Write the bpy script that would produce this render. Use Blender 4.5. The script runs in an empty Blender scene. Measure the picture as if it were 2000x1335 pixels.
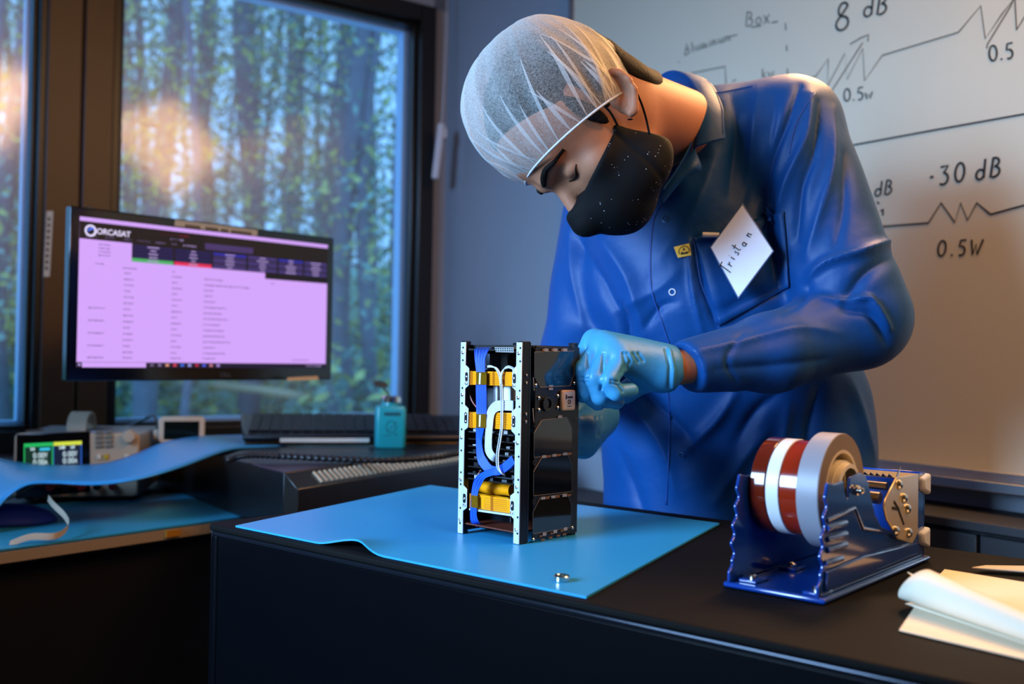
import bpy, math, random
import numpy as np
from mathutils import Vector, Matrix
S = bpy.context.scene
COL = S.collection
# ------------------------------------------------------------------ camera
F_PX = 1944.0
PITCH, ROLL = math.radians(0.87), math.radians(0.95)
CAMZ = 1.113
fwd = Vector((0, math.cos(PITCH), math.sin(PITCH)))
up0 = Vector((0, -math.sin(PITCH), math.cos(PITCH)))
rt0 = Vector((1, 0, 0))
RT = rt0 * math.cos(ROLL) + up0 * math.sin(ROLL)
UP = up0 * math.cos(ROLL) - rt0 * math.sin(ROLL)
CAM = Vector((0, 0, CAMZ))
cd = bpy.data.cameras.new('camera'); cam = bpy.data.objects.new('camera', cd); COL.objects.link(cam)
cd.sensor_width = 36.0; cd.lens = 36.0 * F_PX / 2000.0; cd.clip_start = 0.02; cd.clip_end = 200
cd.dof.use_dof = True; cd.dof.focus_distance = 1.16; cd.dof.aperture_fstop = 4.0
m = Matrix((RT, UP, -fwd)).transposed().to_4x4(); m.translation = CAM
cam.matrix_world = m
S.camera = cam
S.view_settings.view_transform = 'Standard'; S.view_settings.look = 'None'
S.view_settings.gamma = 1; S.view_settings.use_curve_mapping = False
S.view_settings.exposure = 0.0

def kelvin_rgb(hexv):
    return srgb(hexv)
def srgb(h):
    h = h.lstrip('#'); v = [int(h[i:i+2], 16)/255 for i in (0, 2, 4)]
    return tuple((c/12.92 if c <= .04045 else ((c+.055)/1.055)**2.4) for c in v)

# ------------------------------------------------------------------ world and lights
W = bpy.data.worlds.new('world'); S.world = W; W.use_nodes = True
bg = W.node_tree.nodes['Background']; bg.inputs[0].default_value = (*srgb('7cc0ff'), 1); bg.inputs[1].default_value = 1.8

def area(name, loc, target, size, power, col, sizey=None, spread=None):
    L = bpy.data.lights.new(name, 'AREA'); L.energy = power; L.color = col
    L.shape = 'RECTANGLE'; L.size = size; L.size_y = sizey or size
    if spread: L.spread = math.radians(spread)
    o = bpy.data.objects.new(name, L); COL.objects.link(o)
    o.location = loc
    o.rotation_euler = (Vector(target) - Vector(loc)).to_track_quat('-Z', 'Y').to_euler()
    return o
WARM = srgb('ffc284'); COOL = srgb('a4d0ff')
area('board_lamp_light', (0.62, 1.76, 1.93), (0.30, 1.38, 1.30), 0.30, 5.0, WARM, .26, spread=110)
area('room_lamp_light', (1.10, 1.20, 2.12), (0.35, 0.95, 1.0), 0.75, 23.0, WARM)
area('ceiling_lamp_light', (1.0, -0.1, 2.5), (0.85, 1.5, 1.25), 0.5, 16.0, WARM)
area('side_window_light', (-1.55, 0.05, 1.55), (-0.02, 1.22, 0.93), 0.75, 17.5, COOL, 0.9, spread=62)
area('wall_fill_light', (-1.75, 0.35, 2.1), (0.15, 2.75, 1.35), 0.8, 8.5, srgb('8fc0ff'), .6, spread=70)  # added cool fill to brighten the wall, no window stands here

# ------------------------------------------------------------------ picture <-> place measuring
def ray(px, py):
    return (fwd + RT * ((px - 1000) / F_PX) + UP * ((667.5 - py) / F_PX))
def P(px, py, Y):
    d = ray(px, py); return CAM + d * (Y / d.y)
def PZ(px, py, z):
    d = ray(px, py); return CAM + d * ((z - CAMZ) / d.z)
def PP(px, py, p0, n):
    d = ray(px, py); return CAM + d * ((Vector(p0) - CAM).dot(n) / d.dot(n))
def proj(A):
    """points (N,3) -> image pixels"""
    A = np.asarray(A, dtype=float) - np.array(CAM)
    z = A @ np.array(fwd)
    return np.stack([1000 + F_PX * (A @ np.array(RT)) / z, 667.5 - F_PX * (A @ np.array(UP)) / z], -1)

# ------------------------------------------------------------------ materials
MATS = {}
def mat(name, col, rough=.5, metal=0, var=.06, vscale=30, bump=0, bscale=200, emis=None, estr=0, coat=0, alpha=1, trans=0, sheen=0, sss=0, spec=.5):
    if name in MATS: return MATS[name]
    if isinstance(col, str): col = srgb(col)
    m = bpy.data.materials.new(name); m.use_nodes = True; nt = m.node_tree
    b = nt.nodes['Principled BSDF']
    tc = nt.nodes.new('ShaderNodeTexCoord'); no = nt.nodes.new('ShaderNodeTexNoise')
    no.inputs['Scale'].default_value = vscale; no.inputs['Detail'].default_value = 4
    nt.links.new(tc.outputs['Object'], no.inputs['Vector'])
    mx = nt.nodes.new('ShaderNodeMix'); mx.data_type = 'RGBA'
    mx.inputs['A'].default_value = (*[c*(1-var) for c in col], 1); mx.inputs['B'].default_value = (*[min(1, c*(1+var)) for c in col], 1)
    nt.links.new(no.outputs['Fac'], mx.inputs['Factor']); nt.links.new(mx.outputs['Result'], b.inputs['Base Color'])
    b.inputs['Roughness'].default_value = rough; b.inputs['Metallic'].default_value = metal
    b.inputs['Specular IOR Level'].default_value = spec
    b.inputs['Coat Weight'].default_value = coat; b.inputs['Coat Roughness'].default_value = .08
    b.inputs['Alpha'].default_value = alpha; b.inputs['Transmission Weight'].default_value = trans
    if sheen: b.inputs['Sheen Weight'].default_value = sheen
    if sss:
        b.inputs['Subsurface Weight'].default_value = sss; b.inputs['Subsurface Radius'].default_value = (1, .35, .2); b.inputs['Subsurface Scale'].default_value = .006
    if emis:
        if isinstance(emis, str): emis = srgb(emis)
        b.inputs['Emission Color'].default_value = (*emis, 1); b.inputs['Emission Strength'].default_value = estr
    if bump:
        n2 = nt.nodes.new('ShaderNodeTexNoise'); n2.inputs['Scale'].default_value = bscale; n2.inputs['Detail'].default_value = 3
        nt.links.new(tc.outputs['Object'], n2.inputs['Vector'])
        bp = nt.nodes.new('ShaderNodeBump'); bp.inputs['Strength'].default_value = bump; bp.inputs['Distance'].default_value = .002
        nt.links.new(n2.outputs['Fac'], bp.inputs['Height']); nt.links.new(bp.outputs['Normal'], b.inputs['Normal'])
    MATS[name] = m
    return m

# ------------------------------------------------------------------ mesh helpers
class MB:
    def __init__(s): s.v = []; s.f = []; s.m = []; s.mats = []; s.cur = 0
    def use(s, mt):
        if mt not in s.mats: s.mats.append(mt)
        s.cur = s.mats.index(mt); return s
    def add(s, vs, fs):
        o = len(s.v); s.v += [tuple(v) for v in vs]
        for f in fs: s.f.append(tuple(i + o for i in f)); s.m.append(s.cur)
        return s
    def quad(s, a, b, c, d): return s.add([a, b, c, d], [(0, 1, 2, 3)])
    def box(s, c, size, X=(1, 0, 0), Y=(0, 1, 0), Z=(0, 0, 1)):
        c = Vector(c); X = Vector(X) * size[0] / 2; Y = Vector(Y) * size[1] / 2; Z = Vector(Z) * size[2] / 2
        vs = [c + a * X + b * Y + d * Z for a in (-1, 1) for b in (-1, 1) for d in (-1, 1)]
        return s.add(vs, [(0, 1, 3, 2), (4, 6, 7, 5), (0, 4, 5, 1), (2, 3, 7, 6), (0, 2, 6, 4), (1, 5, 7, 3)])
    def slab(s, pts, th):
        """polygon extruded by vector th"""
        pts = [Vector(p) for p in pts]; th = Vector(th); n = len(pts)
        vs = pts + [p + th for p in pts]
        fs = [tuple(range(n)), tuple(range(2*n-1, n-1, -1))] + [(i, i+n, (i+1) % n+n, (i+1) % n) for i in range(n)]
        return s.add(vs, fs)
    def rings(s, rs, cap=True, closed=False):
        n = len(rs[0]); vs = [p for r in rs for p in r]; fs = []
        R = len(rs)
        for i in range(R if closed else R-1):
            for j in range(n):
                a = i*n+j; b = i*n+(j+1) % n; c = ((i+1) % R)*n+(j+1) % n; d = ((i+1) % R)*n+j
                fs.append((a, b, c, d))
        if cap and not closed: fs += [tuple(range(n-1, -1, -1)), tuple((R-1)*n+j for j in range(n))]
        return s.add(vs, fs)
    def tube(s, pts, r, n=8, cap=True, flat=None):
        pts = [Vector(p) for p in pts]; k = len(pts)
        rr = r if isinstance(r, (list, tuple)) else [r]*k
        rs = []; prev = None
        for i, p in enumerate(pts):
            t = (pts[min(i+1, k-1)] - pts[max(i-1, 0)]).normalized()
            if prev is None:
                a = Vector((0, 0, 1)) if abs(t.z) < .9 else Vector((1, 0, 0)); u = t.cross(a).normalized()
            else:
                u = (prev - t*prev.dot(t)).normalized()
            prev = u; w = t.cross(u)
            rs.append([p + (u*math.cos(2*math.pi*j/n) + w*math.sin(2*math.pi*j/n))*rr[i] for j in range(n)])
        return s.rings(rs, cap)
    def cyl(s, a, b, r, n=24, r2=None): return s.tube([a, b], [r, r if r2 is None else r2], n)
    def lathe(s, c, axis, prof, n=32, cap=True):
        """prof: (distance along axis, radius)"""
        c = Vector(c); t = Vector(axis).normalized(); a = Vector((0, 0, 1)) if abs(t.z) < .9 else Vector((1, 0, 0))
        u = t.cross(a).normalized(); w = t.cross(u)
        return s.rings([[c + t*d + (u*math.cos(2*math.pi*j/n)+w*math.sin(2*math.pi*j/n))*r for j in range(n)] for d, r in prof], cap)
    def ring(s, c, axis, ro, ri, h, n=40):
        return s.lathe_closed(c, axis, [(0, ri), (0, ro), (h, ro), (h, ri)], n)
    def lathe_closed(s, c, axis, prof, n=32):
        c = Vector(c); t = Vector(axis).normalized(); a = Vector((0, 0, 1)) if abs(t.z) < .9 else Vector((1, 0, 0))
        u = t.cross(a).normalized(); w = t.cross(u)
        return s.rings([[c + t*d + (u*math.cos(2*math.pi*j/n)+w*math.sin(2*math.pi*j/n))*r for j in range(n)] for d, r in prof], False, True)
    def sphere(s, c, r, nu=16, nv=10, sc=(1, 1, 1)):
        c = Vector(c)
        rs = [[c + Vector((math.cos(2*math.pi*j/nu)*math.sin(math.pi*(i+.001)/(nv+.002))*sc[0], math.sin(2*math.pi*j/nu)*math.sin(math.pi*(i+.001)/(nv+.002))*sc[1], math.cos(math.pi*(i+.001)/(nv+.002))*sc[2]))*r for j in range(nu)] for i in range(nv+1)]
        return s.rings(rs)
    def strip(s, A, B, th=None):
        """ribbon between two polylines, with thickness vector th"""
        n = len(A); A = [Vector(a) for a in A]; B = [Vector(b) for b in B]
        if th is None: return s.add(A+B, [(i, i+1, n+i+1, n+i) for i in range(n-1)])
        th = Vector(th)
        return s.rings([[A[i], B[i], B[i]+th, A[i]+th] for i in range(n)])
    def build(s, name, mt=None, parent=None, smooth=30, bevel=0, sub=0, seg=2, **tags):
        me = bpy.data.meshes.new(name); me.from_pydata(s.v, [], s.f); me.update()
        for x in (s.mats or [mt]): me.materials.append(x)
        if s.mats and len(s.mats) > 1: me.polygons.foreach_set('material_index', s.m)
        import bmesh as bm_
        b = bm_.new(); b.from_mesh(me); bm_.ops.recalc_face_normals(b, faces=b.faces); b.to_mesh(me); b.free()
        o = bpy.data.objects.new(name, me); COL.objects.link(o)
        if parent is not None: attach(o, parent)
        if bevel:
            md = o.modifiers.new('edge', 'BEVEL'); md.width = bevel; md.segments = seg; md.limit_method = 'ANGLE'; md.angle_limit = math.radians(35)
        if sub:
            md = o.modifiers.new('sub', 'SUBSURF'); md.levels = sub; md.render_levels = sub
        me.polygons.foreach_set('use_smooth', [True]*len(me.polygons))
        if smooth < 180: me.set_sharp_from_angle(angle=math.radians(smooth))
        for k, v in tags.items(): o[k] = v
        return o
def attach(o, parent):
    # every part's mesh is in world coordinates; its parents are never turned, only placed
    o.parent = parent; t = Vector((0, 0, 0)); p = parent
    while p is not None: t += p.location; p = p.parent
    o.location = -t
def thing(name, label, cat, loc, group=None, kind=None):
    o = bpy.data.objects.new(name, None); COL.objects.link(o); o.location = loc; o.empty_display_size = .05
    o['label'] = label; o['category'] = cat
    if group: o['group'] = group
    if kind: o['kind'] = kind
    return o
def smoothline(pts, n=8):
    """Catmull-Rom"""
    pts = [Vector(p) for p in pts]; out = []
    for i in range(len(pts)-1):
        p0 = pts[max(i-1, 0)]; p1 = pts[i]; p2 = pts[i+1]; p3 = pts[min(i+2, len(pts)-1)]
        for k in range(n):
            t = k/n
            out.append(.5*((2*p1)+(p2-p0)*t+(2*p0-5*p1+4*p2-p3)*t*t+(3*p1-p0-3*p2+p3)*t**3))
    out.append(pts[-1]); return out
# stroke font for handwriting: unit box, y up
def arc(cx, cy, rx, ry, a0, a1, n=10):
    return [(cx+rx*math.cos(math.radians(a0+(a1-a0)*i/n)), cy+ry*math.sin(math.radians(a0+(a1-a0)*i/n))) for i in range(n+1)]
GL = {
 '0': (.62, [arc(.3, .5, .28, .5, 70, 430, 14)]), '5': (.6, [[(.55, 1), (.15, .97), (.1, .58)]+arc(.25, .3, .27, .3, 80, -120, 9)]),
 '.': (.3, [[(.06, .0), (.12, .05), (.17, .0)]]), '8': (.62, [arc(.3, .75, .2, .25, 20, 270, 9)+arc(.3, .25, .26, .25, 90, -200, 10)+[(.48, .85)]]),
 '3': (.62, [[(.05, .95), (.5, .97), (.25, .6)]+arc(.25, .3, .3, .3, 75, -130, 8)]), '-': (.35, [[(0, .5), (.22, .52)]]),
 'd': (.6, [arc(.25, .25, .23, .25, 30, 330, 9), [(.5, 1), (.47, .05)]]), 'B': (.65, [[(.15, 1), (.05, 0)], [(.1, .95)]+arc(.2, .75, .3, .22, 80, -80, 6)+arc(.2, .27, .36, .27, 80, -100, 7)]),
 'w': (.7, [[(0, .5), (.15, 0), (.3, .4), (.42, .02), (.65, .55)]]), 'W': (.85, [[(0, 1), (.2, 0), (.38, .7), (.52, .02), (.85, 1)]]),
 'A': (.6, [[(0, 0), (.3, .9), (.5, 0)], [(.1, .4), (.45, .42)]]), 'l': (.25, [[(.12, .9), (.1, 0)]]), 'u': (.5, [[(.03, .5), (.06, .1), (.3, .05), (.4, .5), (.42, 0)]]),
 'm': (.7, [[(.02, 0), (.05, .5), (.28, .4), (.3, .05), (.33, .45), (.55, .4), (.58, 0)]]), 'i': (.25, [[(.1, .5), (.1, 0)], [(.12, .72), (.14, .75)]]),
 'n': (.5, [[(.02, .5), (.05, 0), (.08, .35), (.3, .5), (.4, 0)]]), 'o': (.5, [arc(.22, .25, .2, .25, 90, 450, 10)]), 'x': (.5, [[(0, .55), (.4, 0)], [(.42, .6), (0, 0)]]),
 'k': (.5, [[(.05, .9), (.03, 0)], [(.4, .5), (.05, .25), (.4, 0)]]), 'T': (.62, [[(0, .95), (.6, 1)], [(.3, .97), (.25, 0)]]), 'r': (.4, [[(.03, .5), (.05, 0), (.08, .3), (.32, .48)]]),
 's': (.42, [[(.35, .5), (.1, .45), (.3, .22), (.28, .03), (.02, .03)]]), 't': (.45, [[(.2, .85), (.18, .05), (.35, 0)], [(0, .55), (.42, .6)]]),
 'a': (.52, [arc(.2, .22, .18, .22, 50, 330, 9), [(.4, .45), (.4, .05), (.48, 0)]]), ' ': (.4, []), 'X': (.6, [[(0, 1), (.5, 0)], [(.5, 1), (0, 0)]]),
 'V': (.6, [[(0, 1), (.25, 0), (.5, 1)]]), 'O': (.7, [arc(.3, .5, .3, .5, 90, 450, 14)]),
}
def write(text, x, y, h, ang=0, slant=0.1, sp=1.0):
    """strokes in picture pixels: baseline start (x,y), letter height h"""
    out = []; cx = 0; ca, sa = math.cos(math.radians(ang)), math.sin(math.radians(ang))
    for ch in text:
        w, st = GL[ch]
        for s_ in st:
            o = []
            for (a, b) in s_:
                X = (cx + a*.9 + b*slant) * h; Y = b*h
                o.append((x + X*ca - Y*sa, y - X*sa - Y*ca))
            out.append(o)
        cx += w*sp + .08
    return out
# ------------------------------------------------------------------ room shell (turned against the camera)
K = Vector((-.227, 3.267, 0))                       # corner: window wall / whiteboard wall
wv = Vector((.8192, .5736, 0)); rv = Vector((.5736, -.8192, 0)); ZU = Vector((0, 0, 1))
def rm(a, b, z): return K - wv*a + rv*b + ZU*z       # a along the window wall, b along the board wall
m_wall = mat('wall_paint', '8f959e', .75, var=.03, bump=.15, bscale=90)
m_ceil = mat('ceiling_paint', 'b9b6b0', .9)
m_floor = mat('floor_vinyl', '2e2c2c', .45, var=.2, vscale=8)
m_dark = mat('dark_window_frame', '17130f', .35, var=.1)
m_wood = mat('stained_wood_frame', '4b2e15', .42, var=.15, vscale=14)
AL, BL, HH = 4.2, 5.2, 2.72
def st(name, mb, mt, **k): return mb.build(name, mt, None, kind='structure', **k)
b = MB(); b.slab([rm(-.2, -.2, 0), rm(AL+.2, -.2, 0), rm(AL+.2, BL+.2, 0), rm(-.2, BL+.2, 0)], (0, 0, -.1)); st('floor', b, m_floor)
b = MB(); b.slab([rm(-.2, -.2, HH), rm(AL+.2, -.2, HH), rm(AL+.2, BL+.2, HH), rm(-.2, BL+.2, HH)], (0, 0, .1)); st('ceiling', b, m_ceil)
b = MB(); b.slab([rm(0, -.2, 0), rm(0, BL+.2, 0), rm(0, BL+.2, HH), rm(0, -.2, HH)], wv*.12); st('wall_right', b, m_wall)
b = MB(); b.slab([rm(AL, -.2, 0), rm(AL, BL, 0), rm(AL, BL, HH), rm(AL, -.2, HH)], -wv*.12); st('wall_left', b, m_wall)
b = MB(); b.slab([rm(-.1, BL, 0), rm(AL+.1, BL, 0), rm(AL+.1, BL, HH), rm(-.1, BL, HH)], rv*.12); st('wall_back', b, m_wall)
# window wall with two openings
A0, A1, A2, A3 = .11, 1.03, 1.232, 2.3; Z0, Z1 = .905, 2.19
b = MB()
def wallbit(a0, a1, z0, z1): b.slab([rm(a0, 0, z0), rm(a1, 0, z0), rm(a1, 0, z1), rm(a0, 0, z1)], -rv*.16)
fr = .055
wallbit(0, AL, 0, Z0-fr); wallbit(0, AL, Z1+fr, HH); wallbit(A3+fr, AL, Z0-fr, Z1+fr); wallbit(-.1, A0-fr, 0, HH)
st('wall_front', b, m_wall)
# glass: a real pane, mostly clear, with a crisp reflection and a thin dusty film
def glass_mat():
    m = bpy.data.materials.new('window_glass'); m.use_nodes = True; nt = m.node_tree; nt.nodes.clear()
    N = nt.nodes.new; out = N('ShaderNodeOutputMaterial'); tr = N('ShaderNodeBsdfTransparent'); tr.inputs[0].default_value = (.93, .97, 1, 1)
    g = N('ShaderNodeBsdfGlossy'); g.inputs['Roughness'].default_value = .10; g.inputs[0].default_value = (1, 1, 1, 1)
    g2 = N('ShaderNodeBsdfGlossy'); g2.inputs['Roughness'].default_value = .42; g2.inputs[0].default_value = (1, .92, .8, 1)
    fz = N('ShaderNodeFresnel'); fz.inputs[0].default_value = 1.5
    mu = N('ShaderNodeMath'); mu.operation = 'MULTIPLY'; mu.inputs[1].default_value = 1.3
    m1 = N('ShaderNodeMixShader'); m2 = N('ShaderNodeMixShader'); m2.inputs[0].default_value = .06
    nz = N('ShaderNodeTexNoise'); nz.inputs['Scale'].default_value = 3
    mr = N('ShaderNodeMapRange'); mr.inputs['To Min'].default_value = .08; mr.inputs['To Max'].default_value = .15
    nt.links.new(nz.outputs['Fac'], mr.inputs['Value']); nt.links.new(mr.outputs['Result'], m2.inputs[0])
    nt.links.new(fz.outputs[0], mu.inputs[0]); nt.links.new(mu.outputs[0], m1.inputs[0])
    nt.links.new(tr.outputs[0], m1.inputs[1]); nt.links.new(g.outputs[0], m1.inputs[2])
    nt.links.new(m1.outputs[0], m2.inputs[1]); nt.links.new(g2.outputs[0], m2.inputs[2]); nt.links.new(m2.outputs[0], out.inputs[0])
    return m
m_glass = glass_mat()
m_reveal = mat('outer_reveal_paint', '9fc8ea', .5)
def window(name, a0, a1, mt):
    w = bpy.data.objects.new(name, None); COL.objects.link(w); w.location = rm((a0+a1)/2, 0, Z0-fr); w['kind'] = 'structure'
    q = MB()
    D = .10
    def bar(x0, x1, z0, z1, off=.02, d=D): q.slab([rm(x0, off, z0), rm(x1, off, z0), rm(x1, off, z1), rm(x0, off, z1)], -rv*d)
    bar(a0-fr, a0, Z0-fr, Z1+fr); bar(a1, a1+fr, Z0-fr, Z1+fr); bar(a0, a1, Z0-fr, Z0); bar(a0, a1, Z1, Z1+fr)
    # inner glazing bead
    for (x0, x1, z0, z1) in ((a0, a0+.012, Z0, Z1), (a1-.012, a1, Z0, Z1), (a0, a1, Z0, Z0+.012), (a0, a1, Z1-.012, Z1)): bar(x0, x1, z0, z1, -.01, .03)
    q.build('window_frame', mt, w, bevel=.004)
    q = MB()
    for (x0, x1, z0, z1) in ((a0, a0+.02, Z0, Z1), (a1-.02, a1, Z0, Z1), (a0, a1, Z0, Z0+.02), (a0, a1, Z1-.02, Z1)): q.slab([rm(x0, -.065, z0), rm(x1, -.065, z0), rm(x1, -.065, z1), rm(x0, -.065, z1)], -rv*.045)
    q.build('outer_reveal', m_reveal, w)
    q = MB(); q.slab([rm(a0, -.045, Z0), rm(a1, -.045, Z0), rm(a1, -.045, Z1), rm(a0, -.045, Z1)], -rv*.0); q.v = q.v[:4]; q.f = [(0, 1, 2, 3)]; q.m = [0]
    q.build('pane', m_glass, w)
    return w
w1 = window('window_1', A0, A1, m_dark)
w2 = window('window_2', A2, A3, m_dark)
# brown stained post between the windows, in stiles
b = MB()
b.slab([rm(1.05, .03, 0), rm(1.125, .03, 0), rm(1.125, .03, HH), rm(1.05, .03, HH)], -rv*.15)
b.slab([rm(1.131, .035, 0), rm(1.215, .035, 0), rm(1.215, .035, HH), rm(1.131, .035, HH)], -rv*.15)
b.slab([rm(1.12, .012, 0), rm(1.135, .012, 0), rm(1.135, .012, HH), rm(1.12, .012, HH)], -rv*.1)
st('trim_1', b, m_wood, bevel=.004)
# window handle and label strip on the post
hp = rm(1.115, .035, 1.41)
h = thing('window_latch', 'satin metal lever latch on the brown window post beside the monitor', 'latch', hp)
q = MB(); q.box(hp+ZU*.0, (.03, .012, .13), wv, rv, ZU); q.build('backplate', mat('black_plastic', '0b0b0d', .35), h, bevel=.004)
q = MB(); q.box(hp+rv*.03+ZU*.035, (.02, .04, .075), wv, rv, ZU); q.build('lever', mat('brushed_metal', 'c9c5bd', .3, 1), h, bevel=.005)
m_tape = mat('label_tape', 'cfc9bb', .6)
# strip
wn = rv
pp0 = rm(1, .0365, 0)
q = MB(); q.slab([PP(91, 412, pp0, wn), PP(104, 412, pp0, wn), PP(97, 540, pp0, wn), PP(85, 540, pp0, wn)], rv*.0006)
lab = q.build('label_strip', m_tape, None, label='narrow pale printed label strip stuck upright on the brown window post', category='label')
q = MB(); q.use(mat('marker_black', '15130f', .6))
for i in range(9):
    y = 424+i*12; q.slab([PP(94-(y-412)*.05, y, pp0+rv*.0007, wn), PP(99-(y-412)*.05, y, pp0+rv*.0007, wn), PP(99-(y-412)*.05, y+7, pp0+rv*.0007, wn), PP(94-(y-412)*.05, y+7, pp0+rv*.0007, wn)], rv*.0002)
q.build('printed_text', None, lab)
# slim white sensor on the right window frame with its thin cord
sp = rm(.03, .045, 1.72)
d = thing('window_sensor', 'slim white plastic window opener on the dark frame beside the grey wall', 'window opener', sp)
m_wp = mat('white_plastic', 'c6c9cf', .45)
q = MB(); a = P(863, 242, 3.14); c_ = P(850, 350, 3.14); t = (c_-a).normalized(); s_ = t.cross(Vector((0, 1, 0))).normalized()
q.box((a+c_)/2, (.022, .03, (a-c_).length), s_, t.cross(s_), t); q.build('body', m_wp, d, bevel=.005)
q = MB(); q.box(a+t*.03+wv*.012, (.02, .03, .035)); q.build('bracket', m_wp, d, bevel=.003)
q = MB(); q.tube([a, P(868, 150, 3.16), P(872, 60, 3.17), P(874, -40, 3.18)], .0016, 6); q.build('cord', m_wp, d)
# ------------------------------------------------------------------ whiteboard on the right wall
bn = -wv
BZ0 = 0.0
b0 = K - wv*.018
def BP(px, py, off=0): return PP(px, py, b0 - wv*off, bn)
tl = BP(1117, 2); tlb = (tl-K).dot(rv)
bz0 = BP(1745, 903).z
bzt = tl.z+.02; bend = 2.75
wb = thing('whiteboard', 'large wall-mounted whiteboard covered in handwritten circuit sketches', 'whiteboard', K+rv*1.6+ZU*bz0)
m_wbs = mat('whiteboard_enamel', 'd0c6ae', .3, var=.02, vscale=3)
m_alu = mat('satin_aluminium', 'b8b8bc', .35, 1)
bb = (tl-K).dot(rv)
def bd(bx, z, o=0): return K + rv*bx - wv*o + ZU*z
q = MB(); q.slab([bd(bb+.01, bz0, .002), bd(bend, bz0, .002), bd(bend, bzt, .002), bd(bb+.01, bzt, .002)], -wv*.016); q.build('writing_surface', m_wbs, wb)
q = MB()
q.slab([bd(bb-.01, bz0-.01, .0015), bd(bb+.012, bz0-.01, .0015), bd(bb+.012, bzt+.012, .0015), bd(bb-.01, bzt+.012, .0015)], -wv*.022)
q.slab([bd(bb-.01, bzt, .0015), bd(bend, bzt, .0015), bd(bend, bzt+.02, .0015), bd(bb-.01, bzt+.02, .0015)], -wv*.022)
q.slab([bd(bb-.01, bz0-.016, .0015), bd(bend, bz0-.016, .0015), bd(bend, bz0+.004, .0015), bd(bb-.01, bz0+.004, .0015)], -wv*.022)
q.build('frame', m_alu, wb, bevel=.003)
q = MB(); zt = bz0-.014
q.slab([bd(bb+.1, zt, .02), bd(bend-.1, zt, .02), bd(bend-.1, zt-.006, .02), bd(bb+.1, zt-.006, .02)], -wv*.055)
q.slab([bd(bb+.1, zt+.006, .072), bd(bend-.1, zt+.006, .072), bd(bend-.1, zt-.012, .072), bd(bb+.1, zt-.012, .072)], -wv*.004)
q.build('marker_tray', m_alu, wb, bevel=.002)
m_ink = mat('dry_marker_ink', '1c1712', .7); m_ink2 = mat('worn_marker_ink', '5e5345', .8)
def inkline(q, pts, r=.0022):
    P3 = [BP(x, y, .0007) for x, y in pts]; q_ = []
    for i, p in enumerate(P3):
        t = (P3[min(i+1, len(P3)-1)] - P3[max(i-1, 0)])
        t = t.normalized() if t.length > 1e-6 else rv
        s_ = t.cross(wv).normalized()*r; q_.append((p-s_, p+s_))
    q.strip([a for a, _ in q_], [c for _, c in q_], -wv*.0003)
def Wc(l): return [(1100+.45*x, .45*y) for x, y in l]
q = MB()
for l in write('Aluminum', 1338, 106, 21, 17, .15, 1.0): inkline(q, l, .0012)
for l in write('Box', 1456, 52, 28, 9, .15, 1): inkline(q, l, .0012)
for l in ([(525, 240), (545, 232)], [(600, 208), (625, 200)], [(720, 160), (755, 150)], [(815, 118), (860, 112)], [(905, 98), (932, 93)],
          [(965, 100), (967, 130)], [(969, 195), (971, 222)], [(973, 297), (974, 335)], [(500, 268), (504, 272)],
          [(555, 318), (703, 288), (706, 362)], [(735, 352), (750, 345)]): inkline(q, Wc(l), .0012)
for l in write('kw', 1489, 152, 20, 8): inkline(q, l, .0011)
for l in ([(1020, 348), (1095, 332), (1150, 255), (1148, 372), (1222, 232), (1232, 345), (1300, 210), (1308, 350), (1385, 240), (1715, 140)],
          [(1715, 140), (1812, 25), (1832, 168), (1905, 60), (1960, -10), (1968, 130), (2010, 60)], [(1838, 210), (1842, 190), (1940, 30), (1970, -40)],
          [(1155, 410), (1300, 185)], [(1245, 192), (1290, 165), (1325, 150), (1322, 180)]): inkline(q, Wc(l), .0012)
q.build('faint_marker_sketch', m_ink2, wb, label='thin faded marker sketch of the upper circuit')
q = MB()
for l in write('0.5w', 1648, 198, 24, 6): inkline(q, l, .0016)
for l in write('8', 1630, 62, 52, 12, .3): inkline(q, l, .0024)
for l in write('dB', 1686, 34, 38, 10, .25): inkline(q, l, .0022)
for l in write('0.5', 1932, 120, 30, 8): inkline(q, l, .0018)
for l in write('-30', 1815, 365, 36, 10, .25, 1.25): inkline(q, l, .0022)
for l in write('dB', 1905, 352, 38, 10, .25, 1.1): inkline(q, l, .0022)
for l in write('dB', 1708, 384, 28, 10, .25): inkline(q, l, .0018)
for l in write('0.5W', 1830, 500, 30, 2, .15, 1.25): inkline(q, l, .0018)
for l in ([(1200, 640), (1600, 566), (2010, 493)], [(1380, 983), (1585, 967), (1640, 880), (1700, 965), (1725, 880), (1755, 955), (1795, 880), (1855, 930)], [(1855, 930), (2010, 888)],
          [(1362, 875), (1372, 885)], [(1378, 915), (1392, 908)], [(1388, 912), (1388, 935)]): inkline(q, Wc(l), .0017)
q.build('bold_marker_writing', m_ink, wb, label='dark marker writing and resistor symbols')
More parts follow.
